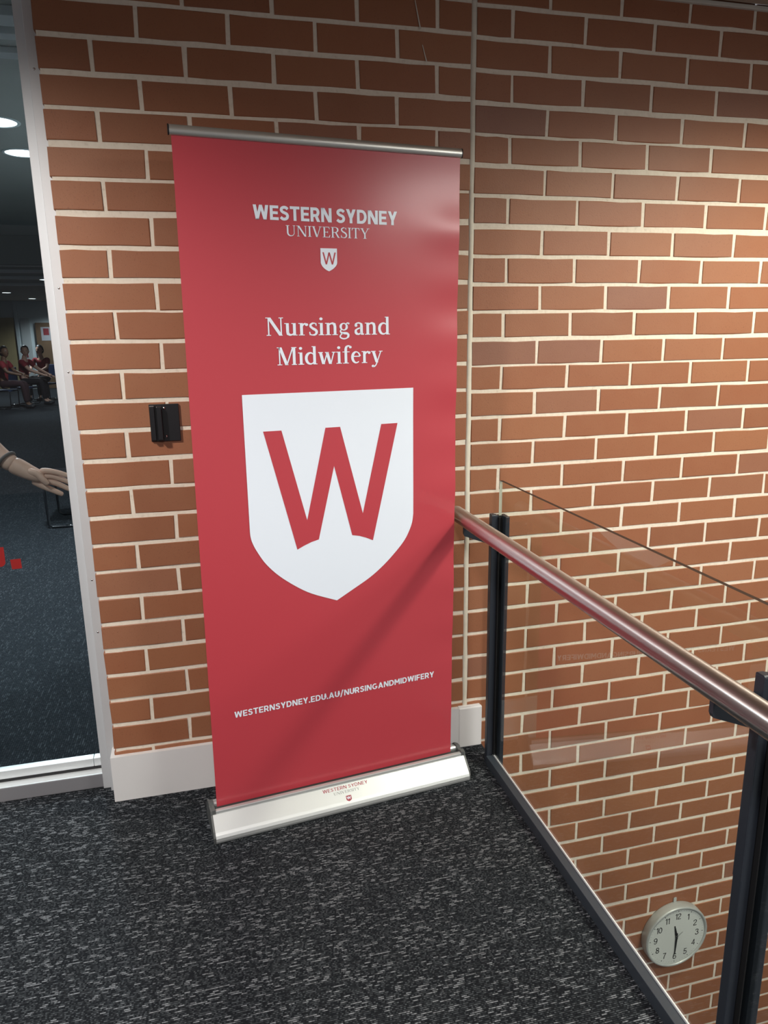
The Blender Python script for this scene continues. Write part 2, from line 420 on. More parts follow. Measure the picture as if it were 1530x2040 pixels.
# vertical control joint with wavy sealant
m = MB(); N = 90; rj = random.Random(3); vs = []
for i in range(N+1):
    z = -3.0 + (CEIL + 3.0)*i/N; c = -0.001 + 0.004*max(0, min(1, (z-1.2)/1.0)) - 0.004*(z < 1.2)
    a, b = -JX-0.001+rj.uniform(-.0015,.0015)+c*0.4, JX+0.001+rj.uniform(-.0015,.0015)+c*0.4
    vs += [(a, 0.012, z), (a+0.001, 0.0015, z), ((a+b)/2, 0.0005+rj.uniform(-.0008,.0008), z), (b-0.001, 0.0015, z), (b, 0.012, z)]
m.add(vs, [(i*5+k, i*5+k+1, (i+1)*5+k+1, (i+1)*5+k) for i in range(N) for k in range(4)], smooth=True)
struct(m.build('trim_1', 'sealant'), 'pale sealant line of the vertical joint in the brick wall', 'joint')

# ------------------------------------------------------------------ floors, ceiling, other walls
struct(MB().box(-4.6, 0.0610, -5.2, 0.20, -0.32, 0.0).build('floor', 'carpet'), 'dark charcoal flecked carpet on the landing', 'floor')
struct(MB().box(0.0612, 0.0650, -5.2, -0.0015, -0.36, -0.002).build('trim_2', 'slate'), 'slab edge fascia of the landing below the balustrade', 'fascia')
struct(MB().box(0.10, 4.0, -5.2, 0.0, -3.1, -3.0).build('floor_lower', 'lower'), 'grey floor of the level below', 'floor')
ceil = struct(MB().box(-4.6, 3.6, -5.2, 0.004, CEIL+0.014, CEIL+0.10).build('ceiling', 'gasket'), 'tan panelled ceiling over the landing', 'ceiling')
pm = MB().bbox(0.003, 0.597, 0.003, 1.197, 0, 0.016, 0.002).mesh('ceiling_panel', 'ceiling')
for i in range(-7, 6):
    for j in range(4):
        o = link('ceiling_panel', pm, ceil); o.location = (0.1 + 0.6*i, -0.012 - 1.2*(j+1), CEIL)
struct(MB().bbox(XL, 2.9, -0.012, 0.004, CEIL-0.013, CEIL-0.001, 0.002).build('trim_3', 'trimw'), 'pale bead where the brick wall meets the ceiling', 'trim')

# baseboards
LP_ = [(XL-0.014, -0.016), (-JX-0.02, -0.016), (-JX-0.02, 0.0), (XL, 0.0), (XL, 0.0515), (XL-0.014, 0.0515)]
bb = MB().prism(LP_, lambda a, b, q: (a, b, q), 0.160)
struct(bb.build('baseboard_left', 'skirting'), 'white skirting board under brick wall beside glass door', 'skirting')
bb = MB().bbox(-JX-0.0195, 0.062, -0.016, 0.0, 0.0, 0.158, 0.004)
bb.bbox(-JX-0.0195, 0.056, -0.012, 0.0, 0.157, 0.163, 0.002)
struct(bb.build('baseboard_right', 'skirting'), 'short end of white skirting board behind the balustrade post', 'skirting')

# ------------------------------------------------------------------ glazed door screen on the left
d = empty('door_1', (0, 0, 0)); struct(d, 'aluminium framed glass door screen beside the brick wall', 'door')
fr = MB(); fr.bbox(-1.240, -1.2095, 0.052, 0.13, 0.0, CEIL-0.0005, 0.0015); fr.bbox(-1.266, -1.240, 0.072, 0.13, 0.0, CEIL-0.0005, 0.0015)
jo = fr.build('jamb', 'alu', d)
for z in (0.57, 0.745, 1.385, 1.62, 2.18):
    o = MB().lathe([(0.0, -0.0018), (0.0022, -0.0016), (0.0034, -0.0006), (0.0036, 0.0)], 12, 'Y').build('screw', 'screw', jo); o.location = (-1.226, 0.0525, z)
o = MB().lathe([(0.0, -0.0018), (0.0026, -0.0014), (0.0034, 0.0)], 12, 'Y').build('screw', 'screw', jo); o.location = (-1.226, 0.0525, 0.045)
MB().bbox(-2.78, -1.2665, 0.082, 0.170, 0.0003, 0.050, 0.002).build('sill', 'alu_sill', d)
MB().box(-2.78, -1.2665, 0.0825, 0.118, 0.0500, 0.0512).build('sill_top', 'alu_bright', d)
MB().box(-2.78, -1.2665, 0.118, 0.150, 0.0500, 0.060).build('gasket', 'gasket', d)
MB().bbox(-2.78, -1.2965, 0.120, 0.150, 0.060, 0.090, 0.0015).build('bottom_rail', 'alu_bright', d)
MB().bbox(-1.2955, -1.2665, 0.120, 0.150, 0.060, 0.090, 0.0015).build('bottom_rail', 'alu_bright', d)
MB().box(-2.72, -1.252, 0.131, 0.139, 0.086, 2.40).build('glass_pane', 'door_glass', d)
MB().bbox(-2.80, -1.2665, 0.090, 0.160, 2.40, CEIL-0.0005, 0.002).build('head', 'alu', d)
MB().bbox(-2.85, -2.72, 0.06, 0.15, 0.0, CEIL-0.0005, 0.002).build('jamb', 'alu', d)

# ------------------------------------------------------------------ stroke lettering
def stroke(pts, t, closed=False):
    """polyline with thickness (constant or per point) -> list of quads"""
    pts = [Vector((p[0], p[1])) for p in pts]; n = len(pts); T = t if isinstance(t, (list, tuple)) else [t]*n
    Lp, Rp = [], []
    for i in range(n):
        a = pts[i-1] if i or closed else None; b = pts[(i+1) % n] if i < n-1 or closed else None
        d1 = (pts[i]-a).normalized() if a is not None else None; d2 = (b-pts[i]).normalized() if b is not None else None
        d1 = d1 or d2; d2 = d2 or d1
        n1 = Vector((-d1.y, d1.x)); n2 = Vector((-d2.y, d2.x)); nn = n1+n2
        nn = nn.normalized() if nn.length > 1e-6 else n1
        k = 1/max(0.5, nn.dot(n1)); Lp.append(pts[i]+nn*k*T[i]/2); Rp.append(pts[i]-nn*k*T[i]/2)
    rng = range(n if closed else n-1)
    return [[Lp[i], Rp[i], Rp[(i+1) % n], Lp[(i+1) % n]] for i in rng]
def smooth(pts, seg=5):
    P = [Vector(p) for p in pts]; out = []
    for i in range(len(P)-1):
        p0, p1, p2, p3 = P[max(i-1,0)], P[i], P[i+1], P[min(i+2,len(P)-1)]
        for k in range(seg):
            t = k/seg; out.append(0.5*((2*p1)+(p2-p0)*t+(2*p0-5*p1+4*p2-p3)*t*t+(3*p1-p0-3*p2+p3)*t**3))
    out.append(P[-1]); return out
def arc(cx, cy, rx_, ry_, a0, a1, n=14): return [(cx+rx_*math.cos(math.radians(a0+(a1-a0)*i/n)), cy+ry_*math.sin(math.radians(a0+(a1-a0)*i/n))) for i in range(n+1)]
def bar(x0, y0, x1, y1, w): return [[(x0-w/2,y0),(x0+w/2,y0),(x1+w/2,y1),(x1-w/2,y1)]]
def rect(x0, y0, x1, y1): return [[(x0,y0),(x1,y0),(x1,y1),(x0,y1)]]

def sans(ch, t):
    h = t/2
    if ch == 'W':
        w = t*1.06; return bar(w/2,1,.27,0,w)+bar(.53,1,.27,0,w*.92)+bar(.53,1,.79,0,w*.92)+bar(1.06-w/2,1,.79,0,w), 1.06
    if ch == 'E': return rect(0,0,t,1)+rect(0,0,.60,t*.95)+rect(0,.5-h*.95,.55,.5+h*.95)+rect(0,1-t*.95,.60,1), .60
    if ch == 'F': return rect(0,0,t,1)+rect(0,.46-h*.95,.54,.46+h*.95)+rect(0,1-t*.95,.59,1), .59
    if ch == 'T': return rect(0,1-t*.95,.68,1)+rect(.34-h,0,.34+h,1), .68
    if ch == 'I': return rect(0,0,t,1), t
    if ch == '.': return rect(0,0,t*1.1,t*1.1), t*1.1
    if ch == '/': return bar(h*.9,-.14,.5-h*.9,1.08,t*.95), .5
    if ch == 'N': return rect(0,0,t,1)+rect(.76-t,0,.76,1)+bar(t*.62,1,.76-t*.62,0,t*1.22), .76
    if ch == 'M': return rect(0,0,t,1)+rect(.86-t,0,.86,1)+bar(t*.6,1,.43,.30,t*1.15)+bar(.86-t*.6,1,.43,.30,t*1.15), .86
    if ch == 'Y': return bar(t*.56,1,.36,.36,t*1.12)+bar(.72-t*.56,1,.36,.36,t*1.12)+rect(.36-h,0,.36+h,.42), .72
    if ch == 'A': return bar(t*.54,0,.40,1,t*1.08)+bar(.80-t*.54,0,.40,1,t*1.08)+rect(.18,.20,.62,.20+t*.85), .80
    if ch == 'D': return rect(0,0,t,1)+stroke([(h,1-h),(.30,1-h)]+arc(.34,.5,.40-h,.5-h,80,-80)+[(.30,h),(h,h)],t), .74
    if ch == 'U': return stroke([(h,1),(h,.36)]+arc(.35,.36,.35-h,.36-h,180,360)+[(.70-h,.36),(.70-h,1)],t), .70
    if ch == 'R': return rect(0,0,t,1)+stroke([(h,1-h),(.34,1-h)]+arc(.38,.665,.27-h,.335-h,90,-90)+[(.34,.33+h),(h,.33+h)],t)+bar(.40,.40,.68-t*.55,0,t*1.12), .68
    if ch == 'S': return stroke(smooth([(.56,.78),(.44,.88),(.29,.90),(.15,.83),(.115,.70),(.20,.585),(.34,.52),(.47,.455),(.535,.33),(.50,.18),(.36,.095),(.20,.105),(.055,.215)]),t*.98), .63
    if ch == 'G': return stroke(arc(.42,.5,.42-h,.5-h,50,330,20)+[(.80-h,.34)],t)+rect(.46,.34,.80,.34+t*.9)+rect(.80-t,.16,.80,.42), .82
    if ch == 'w': return bar(.05,1,.27,0,t)+bar(.5,1,.27,0,t)+bar(.5,1,.73,0,t)+bar(.95,1,.73,0,t), 1.0
    if ch == ' ': return [], .18
    return [], .3

def serif(ch, T=.138, th=.062, xh=.69):
    s = .044
    def stem(x, y0, y1, w=T, a=True, b=True, sl=.075):
        q = rect(x-w/2, y0, x+w/2, y1)
        if a: q += rect(x-w/2-sl, y0, x+w/2+sl, y0+s)
        if b: q += rect(x-w/2-sl, y1-s, x+w/2+sl, y1)
        return q
    def ltop(x, y1, w=T): return rect(x-w/2-.075, y1-s, x, y1)
    def ball(x, y, r): return [arc(x, y, r, r, 0, 360, 12)[:-1]]
    if ch == 'I': return stem(.14,0,1), .28
    if ch == 'N': return stem(.13,0,1,th,True,False)+rect(.0,1-s,.16,1)+bar(.15,1,.70,0,T*1.25)+stem(.72,0.0,1,th,False,True), .85
    if ch == 'M': return stem(.12,0,1,th,True,False,.085)+rect(.0,1-s,.17,1)+bar(.15,1,.46,0,T*1.15)+bar(.78,1,.46,0,th*1.1)+stem(.83,0,1,T,True,True,.06), 1.0
    if ch == 'U': return stem(.15,.4,1,T,False,True)+stem(.66,.4,1,th,False,True)+stroke([(.15,.42)]+arc(.405,.32,.255,.29,180,360)+[(.66,.42)],[T]+[T,T,T,T*.95,T*.9,T*.85,T*.75,T*.65,T*.55,th*1.2,th,th,th,th,th]+[th]), .80
    if ch == 'V': return bar(.12,1,.39,0,T*1.15)+bar(.68,1,.40,0,th*1.1)+rect(0,1-s,.26,1)+rect(.56,1-s,.80,1), .80
    if ch == 'E': return stem(.15,0,1)+rect(.1,0,.58,s*1.2)+rect(.1,1-s*1.2,.56,1)+rect(.2,.5-s*.6,.42,.5+s*.6)+rect(.40,.40,.44,.60)+[[(.58,0),(.62,.24),(.58,.24),(.5,.02)]]+[[(.56,1),(.585,.78),(.545,.78),(.48,.98)]], .63
    if ch == 'R': return stem(.15,0,1)+stroke([(.15,.98),(.36,.98)]+arc(.38,.745,.19,.225,80,-80,10)+[(.36,.50),(.15,.50)],[th,th,th,th*1.4,T*.9,T,T*1.05,T*1.05,T*1.05,T,T*.9,th*1.4,th,th,th])+bar(.40,.50,.62,.02,T*1.1)+rect(.56,0,.74,s), .74
    if ch == 'S': return stroke(smooth([(.47,.74),(.42,.92),(.27,.975),(.12,.88),(.10,.74),(.20,.60),(.34,.51),(.45,.40),(.49,.25),(.43,.09),(.27,.022),(.11,.09),(.05,.29)],4),
                    [th]*4+[th*.9]*4+[T*.8]*4+[T*.9]*4+[T]*4+[T*1.1]*4+[T*1.15]*4+[T]*4+[T*.9]*4+[T*.7]*4+[th]*4+[th]*5)+rect(.445,.74,.49,.98)+rect(.03,.02,.075,.29), .56
    if ch == 'T': return stem(.33,0,1,T,True,False)+rect(.02,1-s*1.2,.64,1)+[[(.02,1),(.0,.76),(.04,.76),(.10,.98)]]+[[(.64,1),(.66,.76),(.62,.76),(.56,.98)]], .67
    if ch == 'Y': return bar(.12,1,.38,.42,T*1.1)+bar(.66,1,.38,.42,th*1.1)+stem(.38,0,.46,T,True,False)+rect(0,1-s,.26,1)+rect(.54,1-s,.78,1), .78
    x = xh
    if ch == 'i': return stem(.15,0,x,T,True,False)+ltop(.15,x)+ball(.14,.92,.082), .31
    if ch == 'n': return stem(.15,0,x,T,True,False)+ltop(.15,x)+stroke([(.17,x-.14),(.27,x-.045),(.37,x-.02),(.46,x-.07),(.49,x-.2),(.49,0.02)],[th,th*1.3,T*.75,T,T,T])+rect(.35,0,.63,s), .66
    if ch == 'u': return ltop(.15,x)+rect(.15-T/2,.17,.15+T/2,x)+stroke([(.15,.2),(.17,.09),(.27,.035),(.37,.05),(.46,.14)],[T,T,T*.8,th*1.2,th])+rect(.48-T/2,0,.48+T/2,x)+rect(.34,x-s,.48,x)+rect(.48,0,.62,s), .65
    if ch == 'r': return stem(.15,0,x,T,True,False)+ltop(.15,x)+stroke([(.18,x-.2),(.26,x-.06),(.36,x-.03)],[th,th*1.2,th*1.6])+ball(.40,x-.09,.08), .48
    if ch == 's': return stroke(smooth([(.37,x-.14),(.33,x-.03),(.21,x-.015),(.10,x-.09),(.10,x-.2),(.22,.37),(.34,.29),(.38,.17),(.32,.05),(.20,.015),(.08,.05),(.04,.17)],3),
                    [th]*3+[th]*3+[T*.7]*3+[T*.8]*3+[T*.9]*3+[T]*3+[T]*3+[T*.85]*3+[T*.7]*3+[th]*3+[th]*4)+rect(.345,x-.17,.385,x-.01)+rect(.03,.01,.07,.2), .45
    if ch == 'a': return stroke(smooth([(.09,x-.15),(.13,x-.04),(.25,x-.012),(.36,x-.07),(.38,x-.2),(.38,.12),(.42,.04),(.50,.04)],3),[T*.9]*3+[th*1.2]*3+[th*1.4]*3+[T*.9]*3+[T]*3+[T]*3+[T*.6]*3+[th])+stroke(smooth([(.37,.41),(.22,.36),(.10,.27),(.09,.13),(.18,.04),(.29,.06),(.37,.15)],3),[th]*3+[th*1.3]*3+[T*.85]*3+[T]*3+[T*.7]*3+[th*1.2]*3+[th])+ball(.10,x-.16,.075), .53
    if ch == 'd': return stroke(arc(.29,x/2,.215,x/2-.03,40,320,18),[th,th,th*1.1,th*1.4,T*.7,T*.85,T*.95,T,T,T,T,T,T*.95,T*.85,T*.7,th*1.4,th*1.1,th,th])+rect(.49-T/2,0,.49+T/2,1.03)+rect(.36,1.03-s,.49,1.03)+rect(.49,0,.63,s), .66
    if ch == 'e': return stroke([(.08,.40),(.47,.40)],th)+stroke(arc(.28,x/2,.20,x/2-.03,12,310,18),[T*.75,T*.6,th*1.3,th,th,th*1.3,T*.75,T*.9,T,T,T,T,T*.95,T*.9,T*.75,th*1.5,th*1.1,th,th*.9]), .54
    if ch == 'f': return stem(.17,0,x+.1,T,True,False,.08)+stroke(smooth([(.17,x+.05),(.18,.88),(.24,.99),(.35,1.01),(.40,.97)],3),[T]*3+[T*.9]*3+[th*1.4]*3+[th*1.2]*4)+ball(.41,.94,.075)+rect(.0,x-s,.37,x), .41
    if ch == 'w': return bar(.11,x,.26,0,T*1.1)+bar(.46,x,.28,0,th)+bar(.44,x,.61,0,T*1.1)+bar(.80,x,.63,0,th)+rect(0,x-s,.24,x)+rect(.34,x-s,.53,x)+rect(.69,x-s,.89,x), .89
    if ch == 'y': return bar(.12,x,.31,.02,T*1.1)+bar(.53,x,.31,.0,th)+stroke([(.32,.03),(.25,-.14),(.17,-.22),(.09,-.21)],[th,th,th*1.2,th])+ball(.10,-.19,.075)+rect(0,x-s,.25,x)+rect(.42,x-s,.62,x), .62
    if ch == 'g': return stroke(arc(.25,.47,.155,.19,0,360,18),[T*.85,T*.75,th*1.3,th,th,th,th*1.3,T*.75,T*.85]*2+[T*.85])+stroke([(.37,.62),(.43,.68),(.50,.67)],[th,th,T*.6])+ball(.50,.65,.05)+stroke(smooth([(.14,.32),(.08,.22),(.13,.13),(.28,.10),(.42,.08),(.48,-.03),(.42,-.16),(.26,-.22),(.11,-.17),(.06,-.07),(.13,.04),(.22,.10)],3),[th]*3+[th*1.2]*3+[T*.8]*3+[T]*3+[T*.9]*3+[T*.8]*3+[th*1.2]*3+[th*1.2]*3+[th*1.2]*3+[th]*3+[th]*3+[th]), .57
    if ch == ' ': return [], .16
    return [], .3

def digit(ch, t=.12):
    h = t/2
    D = {'0': (stroke(arc(.29,.5,.29-h,.5-h,0,360,24)[:-1],t,True), .58),
         '1': (rect(.20,0,.20+t,1)+[[(.20+t,1),(.20,1),(.02,.83),(.02,.72),(.20,.82)]], .34),
         '2': (stroke(smooth([(.06,.70),(.09,.86),(.27,.94),(.46,.86),(.49,.70),(.38,.50),(.16,.28),(.06,.08)]),t)+rect(.02,0,.56,t), .58),
         '3': (stroke(smooth([(.06,.76),(.12,.90),(.28,.94),(.44,.87),(.46,.70),(.36,.56),(.22,.53)]),t)+stroke(smooth([(.22,.53),(.40,.49),(.51,.33),(.46,.14),(.28,.06),(.12,.10),(.05,.26)]),t), .57),
         '4': (rect(.38,0,.38+t,1)+rect(0,.24,.60,.24+t)+bar(.07,.30,.43,1,t*1.05), .60),
         '5': (stroke(smooth([(.05,.24),(.12,.10),(.27,.06),(.45,.14),(.51,.33),(.44,.52),(.28,.58),(.12,.50)]),t)+rect(.10,.88,.52,1)+bar(.10,.46,.17,1,t), .57),
         '6': (stroke(arc(.29,.32,.29-h,.32-h,0,360,20)[:-1],t,True)+stroke(smooth([(.50,.78),(.42,.91),(.27,.94),(.12,.80),(.06,.55),(.06,.32)]),t), .58),
         '7': (rect(.02,1-t,.55,1)+stroke(smooth([(.50,.93),(.34,.66),(.24,.36),(.20,0)]),t), .56),
         '8': (stroke(arc(.29,.73,.25-h,.27-h,0,360,18)[:-1],t,True)+stroke(arc(.29,.27,.29-h,.27-h,0,360,18)[:-1],t,True), .58),
         '9': (stroke(arc(.29,.68,.29-h,.32-h,0,360,20)[:-1],t,True)+stroke(smooth([(.08,.22),(.16,.09),(.31,.06),(.46,.20),(.52,.45),(.52,.68)]),t), .58)}
    return D[ch]

def layout(text, font, gap):
    """-> polygons, total width (cap height = 1)"""
    x = 0.0; out = []
    for i, ch in enumerate(text):
        q, wd = font(ch)
        out += [[(p[0]+x, p[1]) for p in poly] for poly in q]
        x += wd + (gap if i < len(text)-1 else 0)
    return out, x
def text_mesh(text, font, gap, x0, x1, zb0, zb1, cap, fn, mb=None):
    """fit the line between x0 and x1 with baseline zb0..zb1; fn(s,z) -> 3D"""
    mb = mb or MB(); polys, W = layout(text, font, gap)
    for poly in polys:
        vs = []
        for (px, py) in poly:
            s = x0 + (x1-x0)*px/W; vs.append(fn(s, zb0 + (zb1-zb0)*px/W + cap*py))
        mb.add(vs, [tuple(range(len(vs)))])
    return mb
def flat_tri(mb, poly, fn):
    """triangulated concave polygon"""
    from mathutils.geometry import tessellate_polygon
    vs = [Vector((a, b, 0)) for a, b in poly]; tri = tessellate_polygon([vs])
    return mb.add([fn(a, b) for a, b in poly], [tuple(t) for t in tri])

# ------------------------------------------------------------------ roll-up banner
BF = Vector((-0.905, -0.320, 0.0)); BA = math.atan2(0.102, 0.843)
ban = empty('roll_up_banner', BF, BA)
tag(ban, 'tall red roll-up banner on silver base with white shield and W', 'banner')
# silver base: front extrusion, lip, dark slot, rear shell, end caps (local x along base, y to the wall)
front = [(0.0015, 0.0035), (-0.0005, 0.010), (0.0005, 0.019), (0.0045, 0.0265), (0.0105, 0.0335), (0.047, 0.0705), (0.049, 0.0705), (0.049, 0.0035)]
bo = MB().extrude_x(front, 0.0, 0.85).build('base_front', 'base_alu', ban)
MB().bbox(0.009, 0.843, 0.0495, 0.0635, 0.060, 0.0800, 0.0025).build('front_lip', 'base_alu', ban)
MB().box(0.009, 0.843, 0.0635, 0.0895, 0.0035, 0.0715).build('slot', 'slot', ban)
rear = [(0.0897, 0.0035), (0.0897, 0.078), (0.094, 0.082), (0.105, 0.081), (0.125, 0.072), (0.145, 0.050), (0.155, 0.026), (0.156, 0.0035)]
MB().extrude_x(rear, 0.009, 0.843).build('rear_shell', 'base_alu', ban)
capp = [(0.006, 0.0), (0.004, 0.020), (0.012, 0.036), (0.046, 0.0705), (0.049, 0.083), (0.064, 0.086), (0.066, 0.079), (0.086, 0.079), (0.088, 0.086), (0.106, 0.0845), (0.128, 0.075), (0.149, 0.052), (0.160, 0.026), (0.160, 0.0)]
for x0, x1 in ((0.0004, 0.0088), (0.8432, 0.8516)):
    pts = [p for p in capp]
    if x0 > 0.5: x0 = 0.8502; x1 = 0.8560
    else: x1 = -0.0002; x0 = -0.0060
    MB().extrude_x(pts, x0, x1).build('end_cap', 'grey_plastic', ban)
for x0, x1 in ((-0.0001, 0.0088), (0.8432, 0.8501)):
    MB().extrude_x([(0.0495, 0.064), (0.0495, 0.084), (0.064, 0.0865), (0.066, 0.080), (0.086, 0.080), (0.088, 0.0865), (0.106, 0.085), (0.115, 0.080), (0.115, 0.064)], x0, x1).build('cap_collar', 'grey_plastic', ban)
# printed sheet
SB, ST = 0.074, 1.966
def sheet_y(s, z):
    q = (z-SB)/(ST-SB); e = math.exp(-((0.83-s)/0.10)**2)
    return 0.0800 + 0.0016*math.sin(z*5.1+0.7)*(q*(1-q)*4) + e*(0.0022*math.sin(z*17.0)+0.0012*math.sin(z*41+1))*min(1, q*3)*min(1, (1-q)*9) \
        - 0.0035*math.sin(math.pi*(s-0.02)/0.81)*q*(1-q)*4*0.5
def sheet_x(k, z): return 0.0175 + 0.0137*(z-SB)/(ST-SB) + k*0.7985
m = MB(); NX, NZ = 40, 110
for i in range(NZ+1):
    z = SB + (ST-SB)*i/NZ
    for j in range(NX+1):
        s = sheet_x(j/NX, z); m.v.append((s, sheet_y(s, z), z))
m.f = [(i*(NX+1)+j, i*(NX+1)+j+1, (i+1)*(NX+1)+j+1, (i+1)*(NX+1)+j) for i in range(NZ) for j in range(NX)]
n1 = len(m.v); m.v += [(x, y+0.0005, z) for x, y, z in m.v]
nf = len(m.f); m.f += [tuple(a+n1 for a in reversed(f)) for f in m.f]
m.mi = [0]*len(m.f); m.sm = [True]*len(m.f)
for j in (0, NX):      # cut edges of the sheet keep their own corners
    rim = [m.v[i*(NX+1)+j] for i in range(NZ+1)]; rim += [(x, y+0.0005, z) for x, y, z in rim]
    m.add(rim, [(i, i+1, NZ+2+i, NZ+1+i) for i in range(NZ)])
sheet = m.build('banner_sheet', 'red', ban)
def on(off): return lambda s, z: (s, sheet_y(s, z)-off, z)
P1, P2 = on(0.0012), on(0.0018)
fb = lambda c: sans(c, .205); fm = lambda c: sans(c, .19)
text_mesh('WESTERN SYDNEY', fb, .085, .2252, .6327, 1.7785, 1.7780, .0362, P1).build('lettering', 'white', sheet)
text_mesh('UNIVERSITY', lambda c: serif(c, .120, .050), .05, .3108, .5494, 1.7395, 1.7393, .0272, P1).build('lettering', 'white', sheet)
text_mesh('Nursing and', serif, .02, .2438, .6095, 1.4803, 1.4797, .0482, P1).build('lettering', 'white', sheet)
text_mesh('Midwifery', serif, .02, .2715, .5838, 1.4004, 1.4003, .0485, P1).build('lettering', 'white', sheet)
text_mesh('WESTERNSYDNEY.EDU.AU/NURSINGANDMIDWIFERY', fm, .105, .0897, .7516, .3606, .3690, .0200, P1).build('lettering', 'white', sheet)
def fan(poly, fn, mb=None):
    mb = mb or MB(); return flat_tri(mb, poly, fn)
SHIELD = [(.1682,1.3232),(.6806,1.3240)]
rc = smooth([(.678,.937),(.6741,.9108),(.6646,.8852),(.6481,.8558),(.6198,.8233),(.5777,.7836),(.5313,.7492),(.4763,.7186),(.4219,.6892)], 4)
lc = smooth([(.4219,.6892),(.3443,.7219),(.2943,.7531),(.2459,.7921),(.2108,.8307),(.1884,.8671),(.1741,.8979),(.1686,.9212),(.1679,.9439)], 4)
# the shield is meshed in strips so that it follows the sheet
poly = [Vector(p) for p in SHIELD] + rc + lc[1:]
def grid_poly(poly, fn, step=0.03):
    bm = bmesh.new(); vs = [bm.verts.new((p[0], 0, p[1])) for p in poly]; bm.faces.new(vs)
    bmesh.ops.triangulate(bm, faces=bm.faces)
    for ax in (0, 2):
        lo = min(p[0 if ax == 0 else 1] for p in poly); hi = max(p[0 if ax == 0 else 1] for p in poly); c = lo + step
        while c < hi:
            co = (c, 0, 0) if ax == 0 else (0, 0, c); no = (1, 0, 0) if ax == 0 else (0, 0, 1)
            bmesh.ops.bisect_plane(bm, geom=bm.verts[:]+bm.edges[:]+bm.faces[:], plane_co=co, plane_no=no); c += step
    bm.verts.index_update(); mb = MB()
    mb.add([fn(v.co.x, v.co.z) for v in bm.verts], [[v.index for v in f.verts] for f in bm.faces]); bm.free(); return mb
em = grid_poly(poly, P1).build('shield_emblem', 'white', sheet)
WP = [(.2213,1.2196),(.2736,1.2196),(.3379,.9514),(.4032,1.2200),(.4476,1.2203),(.5117,.9551),(.5761,1.2212),(.6284,1.2216),(.5426,.867),(.5203,.8779),(.4982,.8861),(.4761,.8907),(.4256,1.1072),(.3711,.8893),(.3484,.8839),(.3248,.8751),(.3046,.8656)]
grid_poly(WP, P2).build('letter_w', 'print_red', sheet)
sx0, sx1 = .1682, .6806; s0, s1 = .4053, .4528
tr = lambda p: (s0+(p[0]-sx0)*(s1-s0)/(sx1-sx0), 1.6511+(p[1]-.6892)*(1.7112-1.6511)/(1.3236-.6892))
fan([tr(p) for p in poly], P1).build('shield_emblem', 'white', sheet)
text_mesh('w', lambda c: sans(c, .10), 0, .4108, .4488, 1.6692, 1.6692, .0315, P2).build('letter_w', 'print_red', sheet)
# print on the base front
sl = Vector((0.0365, 0.037)); sl.normalize()
def onb(off): return lambda s, q: (s, .0105+sl.x*q-off*sl.y, .0335+sl.y*q+off*sl.x)
def rev(y): return (y-.0105)/sl.x
B1, B2 = onb(0.0003), onb(0.0006)
text_mesh('WESTERN SYDNEY', lambda c: sans(c, .15), .13, .3445, .4955, rev(.0370), rev(.0370), .0105, B1).build('base_lettering', 'logo_red', bo)
text_mesh('UNIVERSITY', lambda c: serif(c, .12, .05), .06, .3775, .4650, rev(.0277), rev(.0277), .0082, B1).build('base_lettering', 'logo_grey', bo)
q0, q1 = rev(.0085), rev(.0212)
trb = lambda p: (.4145+(p[0]-sx0)*(.0178)/(sx1-sx0), q0+(p[1]-.6892)*(q1-q0)/(1.3236-.6892))
fan([trb(p) for p in poly], B1).build('base_shield', 'logo_red', bo)
text_mesh('w', lambda c: sans(c, .16), 0, .4168, .4298, q0+.0065, q0+.0065, .0085, B2).build('base_shield_letter', 'white', bo)
# top rail
prof = [(0.0800+0.0075*math.cos(a), 1.9785+0.0125*math.sin(a)) for a in [2*math.pi*k/20 for k in range(20)]]
MB().extrude_x(prof, 0.0265, 0.8325, smooth=True).build('top_rail', 'bar_alu', ban)
pc = [(0.0800+0.0082*math.cos(a), 1.9785+0.0132*math.sin(a)) for a in [2*math.pi*k/20 for k in range(20)]]
MB().extrude_x(pc, 0.0235, 0.0265).build('rail_end', 'black', ban)
MB().extrude_x(pc, 0.8325, 0.8352).build('rail_end', 'black', ban)
# pole behind the sheet
MB().tube([(0.425, 0.1005, 0.080), (0.425, 0.1005, 1.972)], 0.007, 14).build('support_pole', 'bar_alu', ban)
MB().bbox(0.416, 0.434, 0.083, 0.1005, 1.962, 1.990, 0.002).build('pole_clip', 'grey_plastic', ban)

# ------------------------------------------------------------------ glass balustrade
bal = empty('balustrade', (0.05, -0.14, 0)); tag(bal, 'glass balustrade with slate posts and round steel handrail along the landing', 'balustrade')
o_ = Vector((0.05, -0.14, 0))
def rel(ob): ob.location = -o_; ob.parent = bal; return ob
def post(yb):
    m = MB()
    A = lambda: None
    def rounded(x0, x1, y0, y1, z0, z1, r, mi=0):
        # plate with rounded top corners seen from the side (in the y-z plane)
        pr = [(y0, z0), (y1, z0)] + [(y1-r+r*math.cos(t), z1-r+r*math.sin(t)) for t in [i*math.pi/12 for i in range(7)]] + [(y0+r-r*math.cos(t), z1-r+r*math.sin(t)) for t in [i*math.pi/12 for i in range(6, -1, -1)]]
        m.extrude_x(pr, x0, x1, mi)
    m.bbox(.0300, .0520, yb-.022, yb, 0.0, .9060, 0.0025)
    rounded(.0302, .0420, yb-.0215, yb+.0, .50, .9085, .004)
    m.bbox(.0676, .0825, yb-.046, yb, -0.20, .9040, 0.0025)
    m.box(.0519, .0677, yb-.0205, yb-.0005, 0.0, .9030, 1)
    m.bbox(.0515, .0542, yb-.034, yb-.004, 0.04, .9000, 0.0008, 1)
    p = rel(m.build('post', ['slate', 'gasket'])); return p
for yb in (-0.121, -1.316): post(yb)
